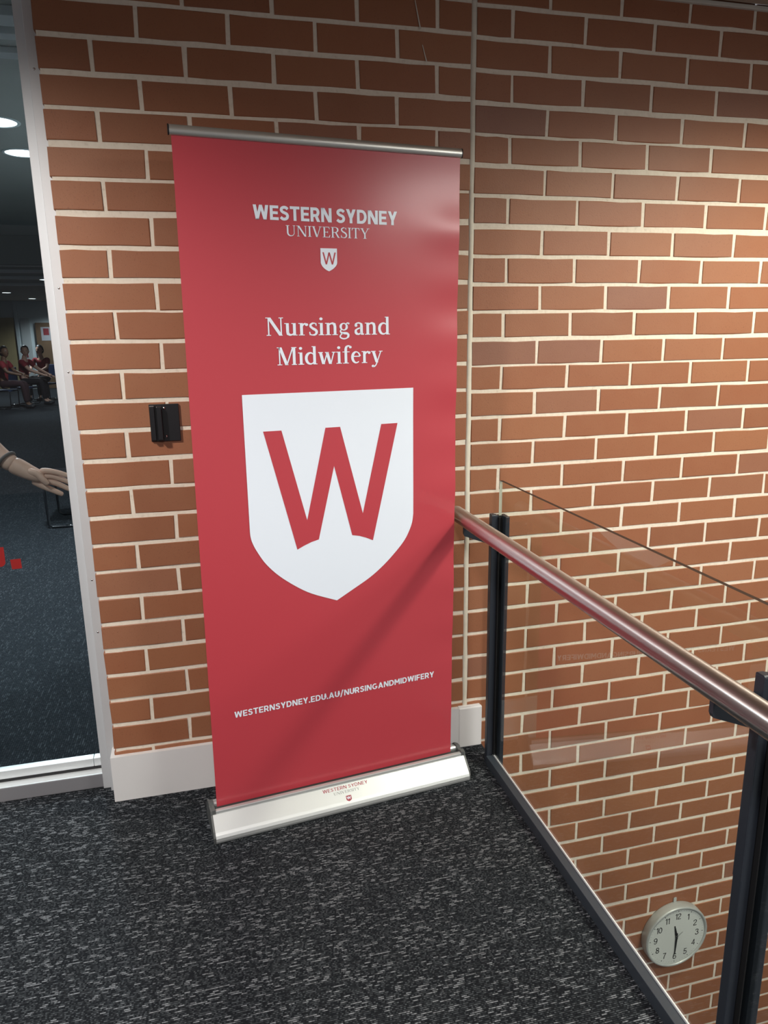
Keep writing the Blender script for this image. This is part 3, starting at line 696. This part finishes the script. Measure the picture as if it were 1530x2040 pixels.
for yb in (-0.121, -1.316):
    # gusset bracket that carries the handrail (x-z plate)
    poly = [(.0302, .806), (-.060, .842), (-.0635, .850), (-.0635, .874), (.0302, .874)]
    m = MB().prism(poly, lambda a, b, dd: (a, yb-.007-dd, b), .010)
    b = rel(m.build('bracket', 'slate'))
    MB().lathe([(0, -.0022), (.0035, -.0018), (.0055, 0)], 12, 'Y', (-.040, yb-.0172, .866)).build('bracket_screw', 'screw', b)
HX, HZ, HR = -0.0585, 0.8985, 0.0254
pts = [(HX, -0.052 + 0.016*math.cos(t), HZ) for t in [0.0, 0.5, 0.9, 1.25]] + [(HX, -0.052, HZ), (HX, -0.075, HZ)]
rad = [HR*0.25, HR*0.62, HR*0.85, HR*0.96, HR, HR]
pts += [(HX, -0.075 - 0.4*i, HZ) for i in range(1, 8)]; rad += [HR]*7
hr = MB().tube([(x-HX, y, z-HZ) for x, y, z in pts], rad, 48).build('handrail', 'steel', bal); hr.location = Vector((HX, 0, HZ)) - o_
rel(MB().bbox(.0280, .0525, -1.3155, -.1435, 0.0, .0365, .0012).build('bottom_rail', 'slate_rail'))
rel(MB().bbox(.0520, .0560, -1.3155, -.1445, .0360, .0420, .0006).build('glazing_bead', 'alu_bright'))
rel(MB().bbox(.0280, .0525, -2.80, -1.3390, 0.0, .0365, .0012).build('bottom_rail', 'slate_rail'))
rel(MB().bbox(.0520, .0560, -2.80, -1.3390, .0360, .0420, .0006).build('glazing_bead', 'alu_bright'))
for y0, y1 in ((-1.3285, -0.1360), (-2.80, -1.3300)):
    m = MB(); x0, x1, z0, z1 = .0565, .0668, .004, 1.0185
    m.box(x0, x1, y0, y1, z0, z1)
    for k, f in enumerate(m.f):
        zs = [m.v[i][2] for i in f]; ys = [m.v[i][1] for i in f]
        if min(zs) == max(zs): m.mi[k] = 1
        elif min(ys) == max(ys): m.mi[k] = 2
    g = rel(m.build('glass_panel', ['rail_glass', 'glass_edge', 'glass_edge_clear']))

# ------------------------------------------------------------------ black door-hold bracket on the bricks
dv = empty('door_catch', (-0.965, 0.0, 1.233)); tag(dv, 'black metal door catch plate screwed to the bricks beside banner', 'door catch')
MB().bbox(-.0425, .0425, -.0085, -.0015, -.055, .055, .0012).build('plate', 'black', dv)
MB().bbox(-.0405, -.0265, -.024, -.0085, -.050, .050, .0015).build('ridge', 'black', dv)
MB().bbox(-.0215, -.0055, -.030, -.0085, -.050, .050, .0025).build('ridge', 'black', dv)
for z in (.043, -.040):
    MB().lathe([(0, -.0028), (.003, -.0024), (.0042, -.0008), (.0042, 0)], 14, 'Y', (.0010, -.0085, z)).build('screw', 'screw', dv)
MB().bbox(-.0395, -.0275, -.0245, -.010, .0500, .0515, .0004).build('top_stop', 'screw', dv)

# ------------------------------------------------------------------ wall clock below landing level
ck = empty('wall_clock', (0.973, 0.0, -1.062)); tag(ck, 'round pale grey wall clock with black numerals on the lower bricks', 'clock')
MB().lathe([(0, 0), (.149, 0), (.1505, -.004), (.1505, -.034), (.1490, -.039), (.1450, -.0415), (.1400, -.0400), (.1385, -.0350)], 72, 'Y').build('case', 'clock_case', ck)
face = MB().lathe([(0, -.0340), (.1386, -.0340)], 72, 'Y').build('face', 'clock_face', ck)
fy = -.0345
for k in range(1, 13):
    a = math.radians(90-30*k); cx, cz = .102*math.cos(a), .102*math.sin(a); q, W = layout(str(k), digit, .05); sc = .0300; m = MB()
    for pl in q: m.add([(cx+(px-W/2)*sc, fy, cz+(py-.5)*sc) for px, py in pl], [tuple(range(len(pl)))])
    m.build('numeral', 'ink', face)
m = MB()
for k in range(60):
    a = math.radians(6*k); big = k % 5 == 0; r0, r1, wd = (.1255, .1310, .0016) if big else (.1275, .1305, .0005)
    ca, sa = math.cos(a), math.sin(a)
    m.add([(r0*ca-wd*sa, fy, r0*sa+wd*ca), (r0*ca+wd*sa, fy, r0*sa-wd*ca), (r1*ca+wd*sa, fy, r1*sa-wd*ca), (r1*ca-wd*sa, fy, r1*sa+wd*ca)], [(0, 1, 2, 3)])
m.build('minute_marks', 'ink', face)
def hand(deg, length, tail, w0, w1, y, name, mt):
    a = math.radians(90-deg); ca, sa = math.cos(a), math.sin(a)
    P = [(-tail, -w0), (-tail, w0), (length*.25, w0*1.15), (length, w1), (length, -w1), (length*.25, -w0*1.15)]
    MB().prism([(p*ca-q*sa, p*sa+q*ca) for p, q in P], lambda a_, b_, dd: (a_, y-dd, b_), .001).build(name, mt, ck)
hand(347, .058, .015, .0045, .0022, -.0352, 'hour_hand', 'ink')
hand(181.5, .090, .018, .0040, .0018, -.0366, 'minute_hand', 'ink')
hand(52, .034, .0, .0008, .0005, -.0378, 'second_hand', 'ink_grey')
MB().lathe([(0, -.0392), (.006, -.0388), (.006, -.0345)], 20, 'Y').build('hub', 'ink', ck)
MB().bbox(-.007, .007, -.006, -.001, .150, .172, .0015).build('hanger', 'clock_case', ck)

# ------------------------------------------------------------------ ceiling downlights over the landing
def downlight_tree():
    e = empty('downlight')
    MB().lathe([(.062, -.001), (.066, -.006), (.085, -.004), (.088, .0), (.062, .0)], 36).build('trim_ring', 'trimw', e)
    MB().lathe([(0, -.0015), (.0625, -.0015)], 36).build('diffuser', 'lamp', e)
    return e
LAB = ['recessed white downlight in tan ceiling on the side of the glass door', 'recessed white downlight in tan ceiling above the stair void by the brick wall',
       'added fill downlight in tan ceiling over the carpet, facing the banner']
proto = None
for i, (x, y, pw, colr, cone, lrad) in enumerate(DOWNLIGHTS):
    if proto is None: proto = e = downlight_tree()
    else: e = copy_tree(proto)
    e.location = (x, y, CEIL - 0.0005); tag(e, LAB[i], 'ceiling light', 'downlights over the landing')
    L = bpy.data.lights.new('downlight_lamp', 'SPOT'); L.energy = pw; L.color = colr; L.spot_size = math.radians(cone); L.spot_blend = 0.5; L.shadow_soft_size = lrad
    lo = bpy.data.objects.new('downlight_lamp', L); COL.objects.link(lo); lo.location = (x, y, CEIL - 0.02)

pn = empty('sheen_panel', (2.0, -3.30, CEIL-0.0005)); tag(pn, 'added rectangular light panel in tan ceiling over the stair void, for sheen on the banner', 'ceiling light')  # unseen panel, put in so that the banner catches a sheen
MB().bbox(-.63, .63, -.33, .33, -.010, 0, .002).build('frame', 'trimw', pn)
MB().box(-.60, .60, -.30, .30, -.0115, -.0102).build('diffuser', 'sheen_lamp', pn)

# ------------------------------------------------------------------ the room behind the glass
RC = 2.60; FY = 22.5
struct(MB().box(-11, -0.905, 0.2005, FY, -0.30, -0.0005).build('floor_room', 'carpet_in'), 'dark blue grey carpet of the room behind the glass', 'floor')
struct(MB().box(-11, -0.905, 0.2405, FY, RC, RC+0.1).build('ceiling_room', 'ceil_in'), 'dim grey ceiling of the room behind the glass', 'ceiling')
struct(MB().box(-11, XL, 0.1605, 0.24, CEIL, RC+0.1).build('trim_4', 'alu'), 'grey header above the glass door screen', 'header')
struct(MB().box(-4.6, -2.851, 0.0, 0.24, 0.0, CEIL).build('wall_door_side', 'plaster'), 'pale plaster wall past the glass door screen', 'wall')
struct(MB().box(-0.90, -0.80, 0.2405, FY, 0, RC).build('wall_room_right', 'plaster'), 'pale plaster wall of the room behind the bricks', 'wall')
struct(MB().box(-11.1, -11.0, 0.2405, FY, 0, RC).build('wall_room_left', 'plaster'), 'pale plaster wall at far side of the room behind the glass', 'wall')
fwall = struct(MB().box(-11, -0.9, FY, FY+0.1, 0, RC).build('wall_room_far', 'room_white'), 'pale end wall of the room behind the glass', 'wall')
MB().bbox(-11, -6.03, FY-0.06, FY-0.0005, 0, 2.12, 0.01).build('tan_panel', 'room_yellow', fwall)
MB().bbox(-6.00, -5.90, FY-0.10, FY-0.0005, 0, RC-0.001, 0.01).build('column', 'room_white', fwall)
MB().bbox(-5.86, -5.60, FY-0.05, FY-0.0005, 0, 2.1, 0.008).build('door_leaf', 'plaster', fwall)
MB().bbox(-5.77, -5.735, FY-0.065, FY-0.0505, 0.95, 1.28, 0.004).build('door_handle', 'poster_red', fwall)
MB().bbox(-5.45, -3.2, FY-0.08, FY-0.0005, 0, 1.97, 0.01).build('brown_board', 'room_brown', fwall)
ps = MB().bbox(-5.30, -5.04, FY-0.088, FY-0.0805, 1.44, 1.84, 0.002).build('poster', 'poster'); tag(ps, 'grey poster with red square pinned to brown board at far end', 'poster')
MB().box(-5.235, -5.075, FY-0.0895, FY-0.0882, 1.60, 1.80).build('red_square', 'poster_red', ps)
# ceiling beams and a hanging sign bulkhead
bms = [(0.80, 0.90, 2.565), (0.985, 1.045, 2.570), (1.20, 1.27, 2.575)]
for i, (y0, y1, z0) in enumerate(bms):
    struct(MB().bbox(-5.0, -0.905, y0, y1, z0, RC-0.0005, 0.003).build('trim_%d' % (5+i), 'alu'), 'grey slot strip across the room ceiling by the door', 'trim')
struct(MB().bbox(-6.0, -0.905, 7.0, 7.12, 2.29, RC-0.0005, 0.006).build('trim_8', 'sign'), 'dark grey bulkhead across the room ceiling', 'bulkhead')
for i, y in enumerate((9.2, 10.2, 11.4, 12.8, 14.6)):
    struct(MB().bbox(-5.0, -2.6, y, y+0.12, RC-0.05, RC-0.0005, 0.004).build('trim_%d' % (9+i), 'alu'), 'grey strip across the far part of the room ceiling', 'trim')
def room_light():
    e = empty('room_downlight')
    MB().lathe([(.100, -.001), (.104, -.006), (.118, -.004), (.120, 0), (.100, 0)], 36).build('trim_ring', 'room_white', e)
    MB().lathe([(0, -.0025), (.1005, -.0025)], 36).build('diffuser', 'lamp_in', e); return e
RL = [(-2.55, 0.62, 0.5, 'added unseen downlight in room ceiling to brighten the hand at the glass door'), (-1.79, 2.32, 1, 'round bright downlight in room ceiling just inside the glass door'), (-1.80, 3.02, 1, 'round bright downlight in room ceiling, second behind the glass door'),  # first entry is an unseen lamp added to brighten the reaching hand
      (-5.19, 18.05, 1, 'small bright downlight in room ceiling above the seated people'), (-5.17, 21.0, 0, 'small bright downlight in room ceiling close to the far end wall'),
      (-3.54, 13.66, 1, 'small bright downlight in room ceiling nearer than the seated people'), (-4.4, 8.0, 1, 'round downlight in room ceiling past the dark bulkhead'),
      (-4.6, 3.0, 1, 'round downlight in room ceiling deep on the pale wall side'), (-4.4, 21.3, 1, 'small bright downlight in room ceiling over the brown board')]
proto = None
for x, y, lit, lab in RL:
    if proto is None: proto = e = room_light()
    else: e = copy_tree(proto)
    e.location = (x, y, RC-0.0005); tag(e, lab, 'ceiling light', 'downlights in the room behind the glass')
    if lit:
        L = bpy.data.lights.new('room_lamp', 'SPOT'); L.energy = ROOM_W*lit; L.color = (0.95, 0.98, 1.0); L.spot_size = math.radians(150); L.spot_blend = 0.6; L.shadow_soft_size = 0.1
        lo = bpy.data.objects.new('room_lamp', L); COL.objects.link(lo); lo.location = (x, y, RC-0.03)

# red vinyl lettering on the door glass: end of a word, a letter with a round foot and a full stop
vy = 0.1302
def vin(p, z): return (p, vy, z)
MB().add([vin(-1.4700, .8105), vin(-1.4395, .8115), vin(-1.4390, .7795), vin(-1.4680, .7785)], [(0, 1, 2, 3)]).build('vinyl_full_stop', 'vinyl_red', d)
ul = [(-1.4835, .8530), (-1.4840, .8080)] + [(-1.4990+.0150*math.cos(t), .8045-.0150*math.sin(t)) for t in [0.2, .5, .8, 1.1, 1.4]] + [(-1.5350, .7885), (-1.5350, .8060), (-1.5050, .8060), (-1.5050, .8530)]
flat_tri(MB(), ul, vin).build('vinyl_letter', 'vinyl_red', d)

# ------------------------------------------------------------------ people
def skin_mesh(nodes, edges, root, sub=2):
    """nodes: list of (pos, radius); one continuous skinned surface"""
    me = bpy.data.meshes.new('tmp'); me.from_pydata([n[0] for n in nodes], edges, [])
    o = bpy.data.objects.new('tmp', me); COL.objects.link(o)
    sk = o.modifiers.new('skin', 'SKIN'); sk.branch_smoothing = 0.6
    for i, n in enumerate(nodes):
        v = me.skin_vertices[0].data[i]; r = n[1]; v.radius = r if isinstance(r, tuple) else (r, r); v.use_root = (i == root)
    sb = o.modifiers.new('sub', 'SUBSURF'); sb.levels = sub; sb.render_levels = sub
    dg = bpy.context.evaluated_depsgraph_get(); dg.update()
    out = bpy.data.meshes.new_from_object(o.evaluated_get(dg)); bpy.data.objects.remove(o); 
    return out
def join(meshes, name, mt):
    bm = bmesh.new()
    for me in meshes: bm.from_mesh(me)
    out = bpy.data.meshes.new(name); bm.to_mesh(out); bm.free(); out.materials.clear(); out.materials.append(M[mt])
    for p in out.polygons: p.use_smooth = True; p.material_index = 0
    return out
def ellipsoid(c, r, n=14, m=8, half=None):
    mb = MB(); prof = []
    lo = -90 if half is None else half
    for i in range(m+1):
        a = math.radians(lo + (90-lo)*i/m); prof.append((max(0.0005, math.cos(a)), math.sin(a)))
    mb.lathe(prof, n); mb.v = [(c[0]+x*r[0], c[1]+y*r[1], c[2]+z*r[2]) for x, y, z in mb.v]; return mb
def person(loc, rz, J, label, skin, shirt, trous, bun=False, head_rz=0.0, extra=None, group=None):
    """J: joint positions; the body is one surface, clothes and hair its children"""
    p = empty('person', loc, rz); tag(p, label, 'person', group)
    K = ['pelvis','belly','chest','neck','skull','hipL','kneeL','ankL','toeL','hipR','kneeR','ankR','toeR','shL','elL','wrL','haL','shR','elR','wrR','haR']
    ix = {k: i for i, k in enumerate(K)}
    RR = dict(pelvis=.105,belly=.10,chest=.112,neck=.05,skull=.055,hipL=.078,kneeL=.056,ankL=.030,toeL=.018,hipR=.078,kneeR=.056,ankR=.030,toeR=.018,shL=.058,elL=.041,wrL=.027,haL=.034,shR=.058,elR=.041,wrR=.027,haR=.034)
    E_ = [('pelvis','belly'),('belly','chest'),('chest','neck'),('neck','skull'),('pelvis','hipL'),('hipL','kneeL'),('kneeL','ankL'),('ankL','toeL'),('pelvis','hipR'),('hipR','kneeR'),('kneeR','ankR'),('ankR','toeR'),
          ('chest','shL'),('shL','elL'),('elL','wrL'),('wrL','haL'),('chest','shR'),('shR','elR'),('elR','wrR'),('wrR','haR')]
    parts = [skin_mesh([(J[k], RR[k]) for k in K], [(ix[a], ix[b]) for a, b in E_], 0)]
    # head: skull with jaw, nose and ears
    hc = Vector(J['head']); rot = Matrix.Rotation(head_rz, 3, 'Z')
    def hp(x, y, z): return hc + rot @ Vector((x, y, z))
    hb = ellipsoid((0, 0, 0), (1, 1, 1), 24, 16); hv = []
    for x, y, z in hb.v:
        jaw = max(0.0, -z); sx_ = 1 - .30*jaw**2; sy_ = 1 - .38*jaw**2
        hv.append(tuple(hp(.090*x*sx_ + .018*jaw, .074*y*sy_, .002 + .118*z)))
    hb.v = hv; parts.append(hb.mesh('head', skin))
    parts.append(skin_mesh([(hp(.082, 0, .012), .008), (hp(.097, 0, -.012), .011), (hp(.104, 0, -.026), .013)], [(0, 1), (1, 2)], 0, 1))
    for s in (-1, 1): parts.append(skin_mesh([(hp(-.005, .078*s, .012), .012), (hp(-.010, .088*s, -.005), .015), (hp(-.005, .082*s, -.026), .010)], [(0, 1), (1, 2)], 0, 1))
    # hands: palm continues the wrist, five fingers
    for side in 'LR':
        if extra and side in extra:
            for chain in extra[side]: parts.append(skin_mesh(chain, [(i, i+1) for i in range(len(chain)-1)], 0))
            continue
        wv, hv = Vector(J['wr'+side]), Vector(J['ha'+side]); dr = (hv-wv).normalized(); up = Vector((0, 0, 1)); lat = dr.cross(up).normalized()
        for k in range(4):
            b = hv + lat*(.030-.020*k) + dr*.015; ln = (.062, .074, .070, .052)[k]
            parts.append(skin_mesh([(b, .0095), (b+dr*ln*.5-up*.006, .0088), (b+dr*ln-up*.022, .0075)], [(0, 1), (1, 2)], 0, 1))
        b = wv + (hv-wv)*.5 + lat*.030; parts.append(skin_mesh([(b, .012), (b+lat*.022+dr*.030, .0105), (b+lat*.024+dr*.060, .0085)], [(0, 1), (1, 2)], 0, 1))
    link('body', join(parts, 'body', skin), p)
    V = lambda k: Vector(J[k])
    up_ = .020
    sn = [(V('pelvis')+Vector((0, 0, -.035)), .130), (V('belly'), .126), (V('chest'), .128), (V('chest').lerp(V('neck'), .62), .070), (V('shL'), .072), (V('shL').lerp(V('elL'), .72), .060), (V('shR'), .072), (V('shR').lerp(V('elR'), .72), .060)]
    link('polo_shirt', join([skin_mesh(sn, [(0, 1), (1, 2), (2, 3), (2, 4), (4, 5), (2, 6), (6, 7)], 0)], 'polo_shirt', shirt), p)
    tn = [(V('pelvis')+Vector((0, 0, -.01)), .112)]; te = []
    for s in 'LR':
        o = len(tn); tn += [(V('hip'+s), .092), (V('knee'+s), .068), (V('ank'+s)+Vector((0, 0, .02)), .052)]; te += [(0, o), (o, o+1), (o+1, o+2)]
    link('trousers', join([skin_mesh(tn, te, 0)], 'trousers', trous), p)
    for s in 'LR':
        a, t = V('ank'+s), V('toe'+s); dv_ = (t-a); dv_.z = 0; dv_.normalize(); z0 = t.z
        link('shoe', join([skin_mesh([(a-dv_*.045+Vector((0, 0, z0-a.z+.012)), .046), (a+dv_*.05+Vector((0, 0, z0-a.z+.012)), .048), (t+dv_*.02+Vector((0, 0, .004)), .040)], [(0, 1), (1, 2)], 0, 1)], 'shoe', 'shoe'), p)
    # hair and face
    hm = ellipsoid((0, 0, 0), (1, 1, 1), 24, 12, -40)
    hv = []
    for x, y, z in hm.v:
        zz = z
        if x > -.15: zz = max(z, .18 + .42*min(1, (x+.15)/.75))      # lift the rim over the face
        k = math.sqrt(max(.02, 1 - min(.98, zz*zz)))/max(.05, math.sqrt(x*x+y*y)) if zz != z else 1.0
        hv.append(tuple(hp(-.014+.098*x*min(k, 1.0), .088*y*min(k, 1.0), .030+.112*zz)))
    hm.v = hv; hair = hm.build('hair', 'hair', p)
    bk = ellipsoid((0, 0, 0), (1, 1, 1), 16, 10); bk.v = [tuple(hp(-.050+.066*x, .084*y, .000+.088*z)) for x, y, z in bk.v]; bk.build('back_hair', 'hair', hair)
    if bun:
        bn = ellipsoid((0, 0, 0), (1, 1, 1), 14, 8); bn.v = [tuple(hp(-.115+.045*x, .045*y, .075+.045*z)) for x, y, z in bn.v]; bn.build('hair_bun', 'hair', hair)
    for s in (-1, 1):
        ey = ellipsoid((0, 0, 0), (1, 1, 1), 10, 6); ey.v = [tuple(hp(.079+.006*x, .030*s+.013*y, .010+.0075*z)) for x, y, z in ey.v]; ey.build('eye', 'eye', p)
    mo = ellipsoid((0, 0, 0), (1, 1, 1), 12, 6); mo.v = [tuple(hp(.073+.010*x, .024*y, -.060+.007*z)) for x, y, z in mo.v]; mo.build('mouth', 'lips', p)
    return p
def seated(lean=0.05, reach=0.0, hz=.66, spread=.10):
    return dict(pelvis=(0, 0, .55), belly=(.02+lean*.4, 0, .70), chest=(.03+lean, 0, .90), neck=(.05+lean*1.3, 0, 1.08), skull=(.065+lean*1.4, 0, 1.15), head=(.075+lean*1.5, 0, 1.215),
                hipL=(.06, .10, .53), kneeL=(.44, .12, .54), ankL=(.44, .12, .10), toeL=(.58, .13, .035), hipR=(.06, -.10, .53), kneeR=(.46, -.11, .54), ankR=(.50, -.11, .10), toeR=(.64, -.12, .035),
                shL=(.04+lean, .175, 1.01), elL=(.17+lean+reach*.5, .22, .80), wrL=(.36+lean+reach, .13, hz+.02), haL=(.43+lean+reach, .11, hz),
                shR=(.04+lean, -.175, 1.01), elR=(.17+lean+reach*.5, -.22, .80), wrR=(.36+lean+reach, -.12, hz+.02), haR=(.43+lean+reach, -.10, hz))
PG = 'people in red polo shirts seated in the room'
person((-4.97, 15.55, 0), -0.15, seated(.03, .0, .72), 'seated person in red polo, hair up, turned sideways with forearm forward', 'skin_dark', 'polo', 'maroon', True, -0.5, group=PG)
person((-4.72, 16.45, 0), -0.25, seated(.02, .16, .66), 'seated person in red polo facing the glass, both arms stretched forward', 'skin', 'polo', 'trousers', False, -1.15, group=PG)
person((-4.52, 17.9, 0), -2.0, seated(.02, .0, .70), 'person in red polo sitting behind the one with stretched arms', 'skin', 'polo', 'trousers', False, 0.0, group=PG)
# someone standing just inside the glass, reaching for the door edge
hy = .22
def H(x, z, y=hy): return Vector((x, y, z))
base = Vector((-2.02, .62, 0))
Lc = lambda v: Vector(v) - base
ch = [[(Lc(H(-1.4565, 1.1024)), .027), (Lc(H(-1.434, 1.0890)), .031), (Lc(H(-1.4023, 1.0680)), (.034, .026)), (Lc(H(-1.3750, 1.0540)), (.031, .022)), (Lc(H(-1.3560, 1.0480)), (.022, .016))],
      [(Lc(H(-1.3720, 1.0700)), .012), (Lc(H(-1.3412, 1.0691)), .0100), (Lc(H(-1.3133, 1.0608)), .0092), (Lc(H(-1.2796, 1.0475)), .0078)],
      [(Lc(H(-1.3700, 1.0545, .223)), .012), (Lc(H(-1.3350, 1.0508, .225)), .0100), (Lc(H(-1.3115, 1.0404, .226)), .0092), (Lc(H(-1.2770, 1.0230, .226)), .0078)],
      [(Lc(H(-1.3720, 1.0389, .224)), .012), (Lc(H(-1.3332, 1.0304, .226)), .0098), (Lc(H(-1.3098, 1.0176, .226)), .0090), (Lc(H(-1.2826, .9999, .226)), .0076)],
      [(Lc(H(-1.3960, 1.0431, .222)), .014), (Lc(H(-1.3709, 1.0238, .220)), .0110), (Lc(H(-1.3399, 1.0071, .218)), .0096), (Lc(H(-1.3077, .9897, .216)), .0080)],
      [(Lc(H(-1.4056, 1.0751, .205)), .015), (Lc(H(-1.3741, 1.0666, .198)), .0125), (Lc(H(-1.3582, 1.0455, .195)), .0108), (Lc(H(-1.3440, 1.0290, .196)), .0088)]]
JS = dict(pelvis=(0, 0, .94), belly=(0, 0, 1.08), chest=(.0, 0, 1.28), neck=(.01, 0, 1.47), skull=(.02, 0, 1.54), head=(.03, 0, 1.61),
          hipL=(0, .10, .88), kneeL=(.02, .11, .48), ankL=(0, .11, .10), toeL=(.14, .13, .035), hipR=(0, -.10, .88), kneeR=(.03, -.11, .48), ankR=(.02, -.11, .10), toeR=(.16, -.13, .035),
          shL=(0, .18, 1.40), elL=(.02, .25, 1.12), wrL=(.12, .23, .88), haL=(.15, .22, .80),
          shR=(.04, -.18, 1.40), elR=tuple(Lc((-1.640, .30, 1.285))), wrR=tuple(Lc(H(-1.4620, 1.1080))), haR=tuple(Lc(H(-1.4400, 1.0930))))
st = person(base, 0.0, JS, 'person standing behind the glass door, bare arm with dark wristband reaching out', 'skin', 'polo', 'trousers', False, 0.0, extra={'R': ch})
wb = MB(); cen = Lc(H(-1.4640, 1.1110)); ax = (Vector(JS['wrR'])-Vector(JS['elR'])).normalized(); a1 = ax.cross(Vector((0, 0, 1))).normalized(); a2 = ax.cross(a1)
ring = [cen + (a1*math.cos(t)+a2*math.sin(t))*.0305 for t in [2*math.pi*k/24 for k in range(25)]]
wb.tube(ring, .0055, 8, caps=False).build('wristband', 'wristband', st)

# ------------------------------------------------------------------ furniture in the room
def visitor_chair(loc, rz, label, seatm, group):
    e = empty('visitor_chair', loc, rz); tag(e, label, 'chair', group)
    MB().bbox(-.22, .24, -.23, .23, .375, .412, .012).build('seat', seatm, e)
    m = MB().bbox(-.26, -.225, -.22, .22, .54, .86, .012); m.build('backrest', seatm, e)
    for s in (-1, 1):
        m = MB().tube([(-.245, .235*s, .80), (-.235, .235*s, .42), (.20, .235*s, .395), (.235, .235*s, .37), (.225, .235*s, .03), (.20, .235*s, .012), (-.22, .235*s, .012)], .011, 10)
        m.build('frame', 'black_tube', e)
    MB().tube([(-.22, -.235, .012), (-.22, .235, .012)], .0108, 10).build('floor_bar', 'chrome', e)
    for s in (-1, 1): MB().tube([(.10, .235*s, .0145), (-.02, .235*s, .0145)], .0112, 10).build('glide', 'chrome', e)
    return e
CG = 'visitor chairs in the room'
visitor_chair((-1.86, 4.12, 0), math.radians(180), 'black sled-base chair standing alone just inside the glass', 'black_tube', CG)
visitor_chair((-4.99, 15.55, 0), -0.15, 'blue sled-base chair under the person with hair up', 'chair_blue', CG)
visitor_chair((-4.74, 16.45, 0), -0.25, 'blue sled-base chair under the person with stretched arms', 'chair_blue', CG)
visitor_chair((-4.52, 17.9, 0), -2.0, 'blue sled-base chair under the person sitting farthest back', 'chair_blue', CG)
tb = empty('side_table', (-3.50, 15.9, 0)); tag(tb, 'low dark table in front of the seated people', 'table')
MB().bbox(-.40, .40, -.30, .30, .46, .49, .006).build('table_top', 'black_tube', tb)
for sx in (-1, 1):
    for sy in (-1, 1): MB().tube([(.36*sx, .26*sy, 0), (.36*sx, .26*sy, .46)], .016, 10).build('leg', 'black_tube', tb)
bg = empty('paper_bag', (-3.73, 15.85, .4905)); tag(bg, 'creased tan paper bag on the low dark table', 'bag')
m = MB(); rb = [(-.15, -.09), (.15, -.09), (.15, .09), (-.15, .09)]
vs = [(x, y, 0) for x, y in rb] + [(x*1.05, y*1.1, .16) for x, y in rb] + [(x*.98, y*.5, .32+(.03 if x > 0 else 0)) for x, y in rb]
m.add(vs, [(0, 3, 2, 1)] + [(4*l+i, 4*l+(i+1) % 4, 4*l+4+(i+1) % 4, 4*l+4+i) for l in (0, 1) for i in range(4)] + [(8, 9, 10, 11)]); m.build('bag_body', 'bag', bg)
MB().bbox(-.148, .153, -.048, .048, .30, .37, .004).build('folded_top', 'room_white', bg)
